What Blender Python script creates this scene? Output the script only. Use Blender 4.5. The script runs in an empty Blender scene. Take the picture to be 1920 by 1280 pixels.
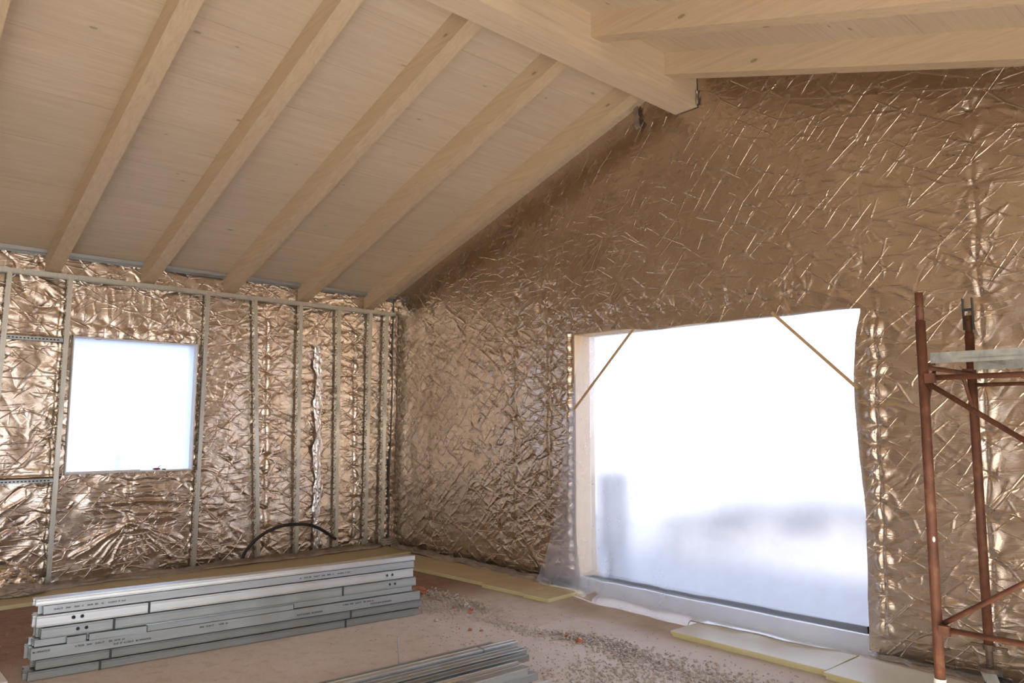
import bpy, bmesh, math, random
import numpy as np
from mathutils import Vector, Matrix

C = bpy.context.scene.collection
sc = bpy.context.scene
PI = math.pi

# ---------------------------------------------------------------- camera
YAW, PITCH, ROLL, FPX = -0.83997, 0.10775, 0.0034, 1402.4
CAM = Vector((9.212, -5.940, 1.736))
Fw = Vector((math.sin(YAW)*math.cos(PITCH), math.cos(YAW)*math.cos(PITCH), math.sin(PITCH)))
R0 = Vector((math.cos(YAW), -math.sin(YAW), 0)); U0 = R0.cross(Fw)
Rt = R0*math.cos(ROLL)+U0*math.sin(ROLL); Up = -R0*math.sin(ROLL)+U0*math.cos(ROLL)
cd = bpy.data.cameras.new('camera'); cam = bpy.data.objects.new('camera', cd); C.objects.link(cam)
cd.sensor_width = 36; cd.lens = FPX/1920*36; cd.clip_start = .05
cam.matrix_world = Matrix(((Rt.x, Up.x, -Fw.x, CAM.x), (Rt.y, Up.y, -Fw.y, CAM.y), (Rt.z, Up.z, -Fw.z, CAM.z), (0, 0, 0, 1)))
sc.camera = cam

# ---------------------------------------------------------------- light
EXPOSURE = 0.0
sc.view_settings.view_transform = 'Standard'; sc.view_settings.look = 'None'
sc.view_settings.gamma = 1; sc.view_settings.exposure = EXPOSURE
sc.view_settings.use_curve_mapping = False
w = bpy.data.worlds.new('sky'); sc.world = w; w.use_nodes = True
bg = w.node_tree.nodes['Background']
bg.inputs['Color'].default_value = (.73, .81, 1, 1); bg.inputs['Strength'].default_value = 3.5
sun = bpy.data.lights.new('sun', 'SUN'); sun.energy = 37; sun.angle = math.radians(1.5); sun.color = (1, .94, .84)
so = bpy.data.objects.new('sun', sun); C.objects.link(so)
so.rotation_euler = Vector((-.62, .42, -.55)).to_track_quat('-Z', 'Y').to_euler()
XR_ = 10.241
def area(name, loc, tgt, sx, sy, e, col):
    l = bpy.data.lights.new(name, 'AREA'); l.shape = 'RECTANGLE'; l.size = sx; l.size_y = sy; l.energy = e; l.color = col
    o = bpy.data.objects.new(name, l); C.objects.link(o); o.location = loc
    o.rotation_euler = (Vector(tgt)-Vector(loc)).to_track_quat('-Z', 'Y').to_euler()
# area lamps added at unseen openings, stronger than the sky, to brighten the room
area('fill_rear_opening', (7.6, -11.3, 1.75), (7.6, 0, 1.75), 2.2, 1.6, 6, (1, .97, .92))
area('fill_side_opening', (XR_ - .06, -4.2, 1.6), (0, -4.2, 1.6), 2.2, 1.7, 45, (1, .98, .96))
area('fill_doorway_opening', (10.18, -8.3, 1.25), (0, -8.3, 1.25), 2.6, 2.3, 40, (1, .97, .93))
sc.cycles.use_denoising = True
sc.cycles.max_bounces = 8; sc.cycles.diffuse_bounces = 4; sc.cycles.glossy_bounces = 4
sc.cycles.transmission_bounces = 5; sc.cycles.transparent_max_bounces = 8
sc.cycles.use_adaptive_sampling = True; sc.cycles.adaptive_threshold = .03; sc.cycles.adaptive_min_samples = 24
sc.cycles.sample_clamp_indirect = 8

# ---------------------------------------------------------------- helpers
def tag(o, label=None, cat=None, group=None, kind=None):
    if label: o['label'] = label
    if cat: o['category'] = cat
    if group: o['group'] = group
    if kind: o['kind'] = kind
    return o
def empty(name, loc=(0, 0, 0), rz=0):
    o = bpy.data.objects.new(name, None); C.objects.link(o); o.location = loc; o.rotation_euler = (0, 0, rz)
    o.empty_display_size = .1
    return o
def link(name, me, mat, parent=None):
    o = bpy.data.objects.new(name, me); C.objects.link(o)
    for m in (mat if isinstance(mat, (list, tuple)) else [mat]): me.materials.append(m)
    if parent: o.parent = parent
    return o
def obj(name, bm, mat, parent=None, smooth=False):
    me = bpy.data.meshes.new(name); bm.normal_update(); bm.to_mesh(me); bm.free()
    if smooth:
        for p in me.polygons: p.use_smooth = True
    return link(name, me, mat, parent)
def box(bm, a, b, M=None):
    x0, y0, z0 = a; x1, y1, z1 = b
    v = [bm.verts.new(p) for p in ((x0,y0,z0),(x1,y0,z0),(x1,y1,z0),(x0,y1,z0),(x0,y0,z1),(x1,y0,z1),(x1,y1,z1),(x0,y1,z1))]
    if M:
        for q in v: q.co = M @ q.co
    for f in ((0,3,2,1),(4,5,6,7),(0,1,5,4),(1,2,6,5),(2,3,7,6),(3,0,4,7)): bm.faces.new([v[i] for i in f])
def prism(bm, pts, axis_map, t0, t1, cap=True, closed=True):
    """extrude 2D outline pts; axis_map(u,v,t)->xyz"""
    a = [bm.verts.new(axis_map(u, v, t0)) for u, v in pts]; b = [bm.verts.new(axis_map(u, v, t1)) for u, v in pts]
    n = len(pts)
    for i in range(n if closed else n-1):
        j = (i+1) % n; bm.faces.new((a[i], a[j], b[j], b[i]))
    if cap and closed: bm.faces.new(a[::-1]); bm.faces.new(b)
def tube(bm, pts, r, n=12, cap=True, radii=None):
    pts = [Vector(p) for p in pts]; rings = []; up = None
    for i, p in enumerate(pts):
        d = (pts[min(i+1, len(pts)-1)]-pts[max(i-1, 0)]).normalized()
        if up is None: up = d.orthogonal().normalized()
        else: up = (up-d*up.dot(d)).normalized()
        s = d.cross(up); rr = radii[i] if radii else r
        rings.append([bm.verts.new(p+(up*math.cos(2*PI*k/n)+s*math.sin(2*PI*k/n))*rr) for k in range(n)])
    for a, b in zip(rings, rings[1:]):
        for k in range(n): bm.faces.new((a[k], a[(k+1) % n], b[(k+1) % n], b[k]))
    if cap: bm.faces.new(rings[0][::-1]); bm.faces.new(rings[-1])
def catmull(P, n=8):
    P = [Vector(p) for p in P]; out = []
    Q = [P[0]*2-P[1]]+P+[P[-1]*2-P[-2]]
    for i in range(1, len(Q)-2):
        for k in range(n):
            t = k/n; a, b, c, d = Q[i-1], Q[i], Q[i+1], Q[i+2]
            out.append(.5*((2*b)+(c-a)*t+(2*a-5*b+4*c-d)*t*t+(3*b-a-3*c+d)*t**3))
    out.append(P[-1]); return out

# ---------------------------------------------------------------- materials
def mat(name):
    m = bpy.data.materials.new(name); m.use_nodes = True
    nt = m.node_tree; return m, nt, nt.nodes['Principled BSDF']
def N(nt, t, **k):
    n = nt.nodes.new(t)
    for a, b in k.items():
        if a in n.inputs: n.inputs[a].default_value = b
        else: setattr(n, a, b)
    return n
def coords(nt, scale=(1, 1, 1), rot=(0, 0, 0)):
    t = N(nt, 'ShaderNodeTexCoord'); m = N(nt, 'ShaderNodeMapping')
    m.inputs['Scale'].default_value = scale; m.inputs['Rotation'].default_value = rot
    nt.links.new(t.outputs['Object'], m.inputs['Vector']); return m.outputs['Vector']
def ramp(nt, fac, stops):
    r = N(nt, 'ShaderNodeValToRGB'); e = r.color_ramp.elements
    while len(e) < len(stops): e.new(.5)
    for q, (p, c) in zip(e, stops): q.position = p; q.color = (*c, 1) if len(c) == 3 else c
    nt.links.new(fac, r.inputs['Fac']); return r.outputs['Color']
def noise(nt, vec, scale, detail=4, rough=.55, dist=0):
    n = N(nt, 'ShaderNodeTexNoise', Scale=scale, Detail=detail, Roughness=rough, Distortion=dist)
    nt.links.new(vec, n.inputs['Vector']); return n.outputs['Fac']
def mixc(nt, fac, a, b, mode='MIX'):
    m = N(nt, 'ShaderNodeMix', data_type='RGBA', blend_type=mode)
    for i, v in ((0, fac), (6, a), (7, b)):
        if hasattr(v, 'links'): nt.links.new(v, m.inputs[i])
        elif i == 0: m.inputs[0].default_value = v
        else: m.inputs[i].default_value = (*v, 1)
    return m.outputs[2]
def math_(nt, op, a, b=None):
    m = N(nt, 'ShaderNodeMath', operation=op)
    for i, v in ((0, a), (1, b)):
        if v is None: continue
        if hasattr(v, 'links'): nt.links.new(v, m.inputs[i])
        else: m.inputs[i].default_value = v
    return m.outputs[0]
def bump(nt, bs, h, strength=.3, dist=.01, prev=None):
    b = N(nt, 'ShaderNodeBump', Strength=strength, Distance=dist)
    nt.links.new(h, b.inputs['Height'])
    if prev: nt.links.new(prev, b.inputs['Normal'])
    if bs: nt.links.new(b.outputs['Normal'], bs.inputs['Normal'])
    return b.outputs['Normal']

def wood_mat(name, along, light, dark, joints=None):
    """spruce: grain runs along axis 0/1/2, knots, light stain streaks; joints=(axis,width) draws board joints"""
    m, nt, bs = mat(name)
    s = [14, 14, 14]; s[along] = .7
    v = coords(nt, s)
    g = noise(nt, v, 2.2, 6, .6, .6)
    s2 = [60, 60, 60]; s2[along] = 1.2
    g2 = noise(nt, coords(nt, s2), 1.5, 3, .6)
    s3 = [2.2, 2.2, 2.2]; s3[along] = .35
    g3 = noise(nt, coords(nt, s3), 1.6, 3, .5)
    col = ramp(nt, g, [(.3, light), (.62, tuple(a*.55+b*.45 for a, b in zip(light, dark))), (.8, dark)])
    col = mixc(nt, math_(nt, 'MULTIPLY', g2, .16), col, dark)
    col = mixc(nt, math_(nt, 'MULTIPLY', g3, .35), col, tuple(x*.8 for x in light))
    sk = [7.5, 7.5, 7.5]; sk[along] = 3.2
    vo = N(nt, 'ShaderNodeTexVoronoi', Scale=1.0, Randomness=1.0); nt.links.new(coords(nt, sk), vo.inputs['Vector'])
    sep = N(nt, 'ShaderNodeSeparateColor'); nt.links.new(vo.outputs['Color'], sep.inputs['Color'])
    pick = math_(nt, 'GREATER_THAN', sep.outputs['Red'], .48)
    size = math_(nt, 'ADD', math_(nt, 'MULTIPLY', sep.outputs['Green'], .075), .03)
    k = math_(nt, 'MULTIPLY', math_(nt, 'LESS_THAN', vo.outputs['Distance'], size), pick)
    halo = math_(nt, 'MULTIPLY', math_(nt, 'LESS_THAN', vo.outputs['Distance'], math_(nt, 'MULTIPLY', size, 1.9)), pick)
    col = mixc(nt, math_(nt, 'MULTIPLY', halo, .22), col, dark)
    col = mixc(nt, math_(nt, 'MULTIPLY', k, .62), col, tuple(x*.42 for x in dark))
    if joints:
        ax, wd = joints
        tc = N(nt, 'ShaderNodeTexCoord'); sp = N(nt, 'ShaderNodeSeparateXYZ'); nt.links.new(tc.outputs['Object'], sp.inputs[0])
        c = math_(nt, 'DIVIDE', sp.outputs[ax], wd)
        fr = math_(nt, 'FRACT', c)
        ln = math_(nt, 'LESS_THAN', fr, .0035/wd)
        fl = N(nt, 'ShaderNodeTexWhiteNoise', noise_dimensions='1D'); nt.links.new(math_(nt, 'FLOOR', c), fl.inputs['W'])
        col = mixc(nt, math_(nt, 'MULTIPLY', fl.outputs['Value'], .30), col, tuple(x*.72 for x in light))
        col = mixc(nt, math_(nt, 'MULTIPLY', ln, .45), col, tuple(x*.4 for x in dark))
    nt.links.new(col, bs.inputs['Base Color'])
    bs.inputs['Roughness'].default_value = .62
    bump(nt, bs, g2, .12, .004)
    return m
W_LIGHT = (.80, .68, .51); W_DARK = (.56, .42, .28)
M_ceil = wood_mat('ceiling_spruce', 1, W_LIGHT, W_DARK, (0, .62))
M_raft = wood_mat('rafter_spruce', 0, (.76, .61, .42), (.52, .37, .21))
M_beam = wood_mat('beam_spruce', 1, (.84, .70, .51), (.60, .46, .30))
M_jamb = wood_mat('frame_spruce', 2, (.78, .58, .36), (.55, .36, .19))

def foil_mat(name, ax, br, gn=1, bn=1):
    m, nt, bs = mat(name)
    bs.inputs['Metallic'].default_value = .93
    v = coords(nt, (1, 1, 1))
    n1 = noise(nt, v, 1.7, 3, .55)
    col = ramp(nt, n1, [(.3, (.54*br, .435*br*gn, .335*br*bn)), (.7, (.62*br, .52*br*gn, .415*br*bn))])
    nt.links.new(col, bs.inputs['Base Color'])
    r = ramp(nt, noise(nt, v, 9, 3), [(.3, (.20, .20, .20)), (.75, (.32, .32, .32))])
    nt.links.new(r, bs.inputs['Roughness'])
    bs.inputs['Coat Weight'].default_value = .55; bs.inputs['Coat Roughness'].default_value = .16
    # crinkle facets, small folds and the woven scrim pressed into the foil
    vd = N(nt, 'ShaderNodeTexNoise', Scale=3.5, Detail=1); nt.links.new(v, vd.inputs['Vector'])
    vs = N(nt, 'ShaderNodeVectorMath', operation='MULTIPLY_ADD'); nt.links.new(vd.outputs['Color'], vs.inputs[0])
    vs.inputs[1].default_value = (.10, .10, .10); nt.links.new(coords(nt, (1, 1, 1.25)), vs.inputs[2])
    vb = N(nt, 'ShaderNodeTexVoronoi', Scale=5.2); vb.feature = 'DISTANCE_TO_EDGE'; nt.links.new(vs.outputs[0], vb.inputs['Vector'])
    big = math_(nt, 'POWER', math_(nt, 'SUBTRACT', 1.0, math_(nt, 'MINIMUM', math_(nt, 'MULTIPLY', vb.outputs['Distance'], 14.0), 1.0)), 1.6)
    msk = ramp(nt, noise(nt, v, 2.6, 2), [(.42, (0, 0, 0)), (.6, (1, 1, 1))])
    big = math_(nt, 'MULTIPLY', big, msk)
    nrm = bump(nt, None, big, .18, .005)
    # straight straw-like creases: long thin cells turned to three directions
    def lines(ang, ln, ac, k, thr, seed):
        t = N(nt, 'ShaderNodeTexCoord'); mp = N(nt, 'ShaderNodeMapping', vector_type='TEXTURE')
        r3 = [0, 0, 0]; r3[ax] = ang if ax == 1 else -ang; mp.inputs['Rotation'].default_value = r3
        s3 = [1/ln, 1/ln, 1/ac]; mp.inputs['Scale'].default_value = s3; mp.inputs['Location'].default_value = (seed*.37,)*3
        nt.links.new(t.outputs['Object'], mp.inputs['Vector'])
        q = N(nt, 'ShaderNodeTexVoronoi', Scale=1.0); q.feature = 'DISTANCE_TO_EDGE'; nt.links.new(mp.outputs['Vector'], q.inputs['Vector'])
        l = math_(nt, 'SUBTRACT', 1.0, math_(nt, 'MINIMUM', math_(nt, 'MULTIPLY', q.outputs['Distance'], k), 1.0))
        mk = ramp(nt, noise(nt, mp.outputs['Vector'], 1.3, 0), [(thr, (0, 0, 0)), (thr+.08, (1, 1, 1))])
        return math_(nt, 'MULTIPLY', l, mk)
    nrm = bump(nt, None, lines(-.85, 2.2, 9, 22, .50, 1), .85, .004, nrm)
    nrm = bump(nt, None, lines(.50, 2.4, 8, 18, .52, 2), .75, .005, nrm)
    nrm = bump(nt, None, lines(-.05, 3.0, 16, 10, .50, 3), .55, .004, nrm)
    vo2 = N(nt, 'ShaderNodeTexNoise', Scale=1.0, Detail=3, Roughness=.7)
    nt.links.new(coords(nt, (16, 16, 70)), vo2.inputs['Vector'])
    nrm = bump(nt, None, vo2.outputs['Fac'], .13, .006, nrm)
    wv = N(nt, 'ShaderNodeTexWave', Scale=38.0, Distortion=1.2); wv.bands_direction = 'Z'; nt.links.new(v, wv.inputs['Vector'])
    bump(nt, bs, wv.outputs['Fac'], .10, .003, nrm)
    return m
M_foil = foil_mat('foil_skin_gable', 1, 1.08); M_foil_l = foil_mat('foil_skin_stud_wall', 0, 1.22, 1.03, 1.10)  # same foil; lighter tint on the stud wall copy carries its brighter reflections

def metal_mat(name, col, rough, spec=.95, along=1):
    m, nt, bs = mat(name)
    s = [30, 30, 30]; s[along] = .8
    n = noise(nt, coords(nt, s), 1.5, 4, .6)
    n2 = noise(nt, coords(nt, (3, 3, 3)), 1.5, 3, .6)
    c = ramp(nt, n, [(.3, tuple(x*.86 for x in col)), (.7, col)])
    c = mixc(nt, math_(nt, 'MULTIPLY', n2, .25), c, tuple(x*.7 for x in col))
    nt.links.new(c, bs.inputs['Base Color'])
    bs.inputs['Metallic'].default_value = spec
    r = ramp(nt, n2, [(.3, (rough*.8,)*3), (.7, (rough*1.25,)*3)]); nt.links.new(r, bs.inputs['Roughness'])
    return m
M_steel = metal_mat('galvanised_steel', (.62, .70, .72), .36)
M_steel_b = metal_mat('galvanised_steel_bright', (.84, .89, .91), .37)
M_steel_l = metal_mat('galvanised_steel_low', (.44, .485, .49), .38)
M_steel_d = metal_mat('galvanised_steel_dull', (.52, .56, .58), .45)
M_stud = metal_mat('stud_steel', (.68, .68, .62), .42, .9, 2)
M_strap, nt, bs = mat('strapping'); bs.inputs['Base Color'].default_value = (.05, .055, .06, 1); bs.inputs['Roughness'].default_value = .45
M_dark, nt, bs = mat('shadowed_hole'); bs.inputs['Base Color'].default_value = (.02, .025, .028, 1); bs.inputs['Roughness'].default_value = .8
M_ink, nt, bs = mat('printed_ink'); bs.inputs['Base Color'].default_value = (.05, .06, .075, 1); bs.inputs['Roughness'].default_value = .8
M_tube, nt, bs = mat('black_rubber'); bs.inputs['Base Color'].default_value = (.028, .028, .03, 1); bs.inputs['Roughness'].default_value = .42
M_red, nt, bs = mat('red_plastic'); bs.inputs['Base Color'].default_value = (.22, .02, .04, 1); bs.inputs['Roughness'].default_value = .4
M_white, nt, bs = mat('white_paint'); bs.inputs['Base Color'].default_value = (.82, .82, .80, 1); bs.inputs['Roughness'].default_value = .5

def rust_mat():
    m, nt, bs = mat('rusty_red_paint')
    v = coords(nt, (1, 1, 1))
    n = noise(nt, v, 9, 6, .65); n2 = noise(nt, v, 45, 4, .6)
    c = ramp(nt, n, [(.33, (.090, .032, .017)), (.55, (.145, .056, .028)), (.72, (.25, .12, .058))])
    c = mixc(nt, ramp(nt, n2, [(.55, (0, 0, 0)), (.72, (.5, .5, .5))]), c, (.14, .05, .03))
    nt.links.new(c, bs.inputs['Base Color']); bs.inputs['Roughness'].default_value = .62
    bump(nt, bs, n2, .25, .004); return m
M_rust = rust_mat()
def zinc_mat():
    m, nt, bs = mat('weathered_zinc')
    v = coords(nt, (1, 1, 1)); n = noise(nt, v, 14, 5, .6); n2 = noise(nt, coords(nt, (40, 40, 4)), 1, 4)
    c = ramp(nt, n, [(.3, (.30, .32, .30)), (.6, (.47, .49, .45)), (.8, (.62, .63, .58))])
    c = mixc(nt, ramp(nt, n2, [(.55, (0, 0, 0)), (.8, (.6, .6, .6))]), c, (.20, .20, .17))
    nt.links.new(c, bs.inputs['Base Color']); bs.inputs['Metallic'].default_value = .55; bs.inputs['Roughness'].default_value = .5
    return m
M_zinc = zinc_mat()
M_jack, nt, bs = mat('rusty_iron'); bs.inputs['Base Color'].default_value = (.16, .12, .09, 1); bs.inputs['Roughness'].default_value = .6; bs.inputs['Metallic'].default_value = .3
def foam_mat(name, a, b):
    m, nt, bs = mat(name)
    n = noise(nt, coords(nt, (1, 1, 1)), 3, 5, .6); n2 = noise(nt, coords(nt, (1, 1, 1)), 120, 3, .6)
    c = ramp(nt, n, [(.3, a), (.75, b)]); c = mixc(nt, math_(nt, 'MULTIPLY', n2, .15), c, tuple(x*.6 for x in a))
    nt.links.new(c, bs.inputs['Base Color']); bs.inputs['Roughness'].default_value = .45
    bump(nt, bs, n2, .15, .002); return m
M_foam = foam_mat('yellow_foam', (.70, .62, .30), (.80, .74, .46))
M_foamskin = foam_mat('yellow_foam_skin', (.55, .44, .25), (.64, .54, .33))
M_foamblue = foam_mat('pale_foam_skin', (.74, .76, .70), (.80, .82, .78))
M_rubble = foam_mat('grey_rubble', (.40, .345, .295), (.58, .52, .455))
M_brick = foam_mat('brick_red', (.42, .13, .07), (.55, .22, .12))
M_pale = foam_mat('pale_stone', (.62, .58, .52), (.75, .72, .68))
M_plaster = foam_mat('grey_plaster', (.50, .44, .38), (.60, .54, .47))
M_thresh = foam_mat('pale_concrete', (.60, .62, .64), (.72, .73, .74))
M_earth = foam_mat('outdoor_earth', (.115, .11, .115), (.15, .145, .145))
M_pillar = foam_mat('grey_block', (.26, .25, .27), (.34, .33, .35))
M_mound = foam_mat('dark_soil', (.025, .025, .03), (.04, .04, .045))
def membrane_mat():
    m, nt, bs = mat('crumpled_membrane')
    n = noise(nt, coords(nt, (1, 1, 1)), 8, 4)
    c = ramp(nt, n, [(.3, (.30, .255, .215)), (.7, (.50, .44, .39))]); nt.links.new(c, bs.inputs['Base Color'])
    bs.inputs['Roughness'].default_value = .38; bs.inputs['Metallic'].default_value = .35
    n2 = noise(nt, coords(nt, (1, 1, 1)), 38, 4, .65, .8); bump(nt, bs, n2, .6, .012); return m
M_memb = membrane_mat()

def film_mat(name, blur, translucent, milk):
    m = bpy.data.materials.new(name); m.use_nodes = True; nt = m.node_tree
    nt.nodes.remove(nt.nodes['Principled BSDF']); out = nt.nodes['Material Output']
    rf = N(nt, 'ShaderNodeBsdfRefraction', IOR=1.12, Roughness=blur); rf.inputs['Color'].default_value = (.95, .965, 1, 1)
    v = coords(nt, (1, 1, 1)); n = noise(nt, coords(nt, (1, 1, .35)), 5, 5, .6, .5)
    bnm = bump(nt, None, n, .12, .03)
    tr = N(nt, 'ShaderNodeBsdfTranslucent'); tr.inputs['Color'].default_value = (.84, .90, 1, 1)
    df = N(nt, 'ShaderNodeBsdfDiffuse'); df.inputs['Color'].default_value = (.80, .83, .95, 1)
    gl = N(nt, 'ShaderNodeBsdfGlossy', Roughness=.34); gl.inputs['Color'].default_value = (.9, .92, 1, 1)
    nt.links.new(bnm, gl.inputs['Normal'])
    tp = N(nt, 'ShaderNodeBsdfTransparent')
    def mx(f, a, b):
        q = N(nt, 'ShaderNodeMixShader')
        if hasattr(f, 'links'): nt.links.new(f, q.inputs[0])
        else: q.inputs[0].default_value = f
        nt.links.new(a, q.inputs[1]); nt.links.new(b, q.inputs[2]); return q.outputs[0]
    s = mx(.18, rf.outputs[0], tp.outputs[0]) if milk >= 0 else rf.outputs[0]
    s = mx(translucent, s, tr.outputs[0])
    nf = ramp(nt, noise(nt, v, 7, 4, .6), [(.3, (abs(milk)*.8,)*3), (.75, (abs(milk)*1.35,)*3)])
    s = mx(nf, s, df.outputs[0])
    fr = N(nt, 'ShaderNodeFresnel', IOR=1.22)
    s = mx(fr.outputs[0], s, gl.outputs[0])
    nt.links.new(s, out.inputs['Surface']); return m
M_film_out = film_mat('outer_building_film', .48, .03, -.02)
M_film_in = film_mat('inner_plastic_sheet', .24, .11, .13)
M_film_win = film_mat('window_panel_film', .85, .55, -.03)

def floor_mat():
    m, nt, bs = mat('dusty_screed')
    v = coords(nt, (1, 1, 1))
    a = noise(nt, v, .9, 5, .6, .4); b = noise(nt, v, 9, 5, .65); c = noise(nt, v, 70, 4, .7)
    col = ramp(nt, a, [(.3, (.54, .445, .365)), (.55, (.61, .515, .435)), (.75, (.65, .57, .50))])
    col = mixc(nt, ramp(nt, b, [(.5, (0, 0, 0)), (.75, (.45, .45, .45))]), col, (.36, .235, .165))
    col = mixc(nt, ramp(nt, c, [(.58, (0, 0, 0)), (.74, (.55, .55, .55))]), col, (.24, .165, .12))
    # reddish damp earth near the left wall
    tc = N(nt, 'ShaderNodeTexCoord'); sp = N(nt, 'ShaderNodeSeparateXYZ'); nt.links.new(tc.outputs['Object'], sp.inputs[0])
    e = math_(nt, 'ADD', math_(nt, 'MULTIPLY', a, 1.4), -.7)
    d = math_(nt, 'ADD', math_(nt, 'MULTIPLY', math_(nt, 'SUBTRACT', 3.25, sp.outputs[0]), 1.3), e)
    dd = math_(nt, 'MULTIPLY', N_clamp(nt, d), ramp(nt, b, [(.3, (.95, .95, .95)), (.75, (.6, .6, .6))]))
    col = mixc(nt, dd, col, (.23, .115, .065))
    # paler, greyer dust colour towards the doorway: light from the door painted in
    g = math_(nt, 'ADD', math_(nt, 'MULTIPLY', math_(nt, 'SUBTRACT', sp.outputs[0], 4.0), .5), e)
    col = mixc(nt, math_(nt, 'MULTIPLY', N_clamp(nt, g), .75), col, (.70, .64, .605))
    nt.links.new(col, bs.inputs['Base Color']); bs.inputs['Roughness'].default_value = .85
    n1 = bump(nt, None, b, .45, .03); bump(nt, bs, c, .6, .008, n1)
    return m
def N_clamp(nt, v):
    m = N(nt, 'ShaderNodeClamp'); nt.links.new(v, m.inputs[0]); return m.outputs[0]
M_floor = floor_mat()

# ---------------------------------------------------------------- room dimensions
RX0, RX1 = 4.994, 5.247            # ridge beam sides
ZB, ZRB, ZCR, ZCL = 4.76, 4.92, 5.134, 3.539
MS = (ZCR-ZCL)/RX0                 # roof slope
XR = RX0+RX1                       # right eave wall
YB = -11.4                         # rear wall
def zceil(x): return ZCR-MS*max(0, RX0-x, x-RX1)

# floor
bm = bmesh.new(); box(bm, (-.4, YB-.3, -.25), (XR+.4, .3, 0)); tag(obj('floor', bm, M_floor), kind='structure')
# ceiling: two sloping board decks, unseen overhang added past the gable to shade the ground
bm = bmesh.new()
th = .06
prism(bm, [(-.35, ZCL-.35*MS), (RX0+.12, ZCR+.12*MS), (RX0+.12, ZCR+.12*MS+th), (-.35, ZCL-.35*MS+th)], lambda u, v, t: (u, t, v), YB-.3, 1.3)
prism(bm, [(RX0+.12, ZCR+.12*MS), (XR+.35, ZCL-.35*MS), (XR+.35, ZCL-.35*MS+th), (RX0+.12, ZCR+.12*MS+th)], lambda u, v, t: (u, t, v), YB-.3, 1.3)
tag(obj('ceiling', bm, M_ceil), kind='structure')

# walls (solid, behind the foil)
def wall_yz(name, x0, x1, y0, y1, ztop, holes):
    bm = bmesh.new(); ys = sorted({y0, y1, *[h[0] for h in holes], *[h[1] for h in holes]})
    for a, b in zip(ys, ys[1:]):
        zs = 0
        for h in sorted([h for h in holes if h[0] <= a and h[1] >= b], key=lambda h: h[2]):
            if h[2] > zs: box(bm, (x0, a, zs), (x1, b, h[2]))
            zs = h[3]
        box(bm, (x0, a, zs), (x1, b, ztop))
    return tag(obj(name, bm, M_plaster), kind='structure')
def wall_xz(name, y0, y1, holes):
    bm = bmesh.new(); xs = sorted({-.3, 0., RX0, RX1, XR, XR+.3, *[h[0] for h in holes], *[h[1] for h in holes]})
    for a, b in zip(xs, xs[1:]):
        zs = 0
        za, zb = zceil(a)-.005, zceil(b)-.005
        for h in [h for h in holes if h[0] <= a and h[1] >= b]:
            if h[2] > 0: box(bm, (a, y0, 0), (b, y1, h[2]))
            zs = h[3]
        prism(bm, [(a, zs), (b, zs), (b, zb), (a, za)], lambda u, v, t: (u, t, v), y0, y1)
    return tag(obj(name, bm, M_plaster), kind='structure')
WL = (-4.10, -2.775, 1.165, 2.655)      # left window opening y0,y1,z0,z1
wall_yz('wall_left', -.25, -.075, YB, .0, ZCL-.01, [WL])
wall_yz('wall_right', XR, XR+.25, YB, .0, ZCL-.01, [(-9.7, -6.9, .0, 2.45), (-5.4, -3.0, .7, 2.5)])  # side openings added so sun patches bounce light into the room
DX0, DX1, DZ0, DZ1 = 3.592, 6.70, .14, 2.70
wall_xz('wall_back', .035, .26, [(DX0, DX1, DZ0, DZ1)])
wall_xz('wall_front', YB-.25, YB, [(6.4, 8.8, .9, 2.6)])

# ---------------------------------------------------------------- outside
bm = bmesh.new(); box(bm, (-60, -60, -.6), (60, 80, -.26)); tag(obj('ground', bm, M_earth), kind='structure')

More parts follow.
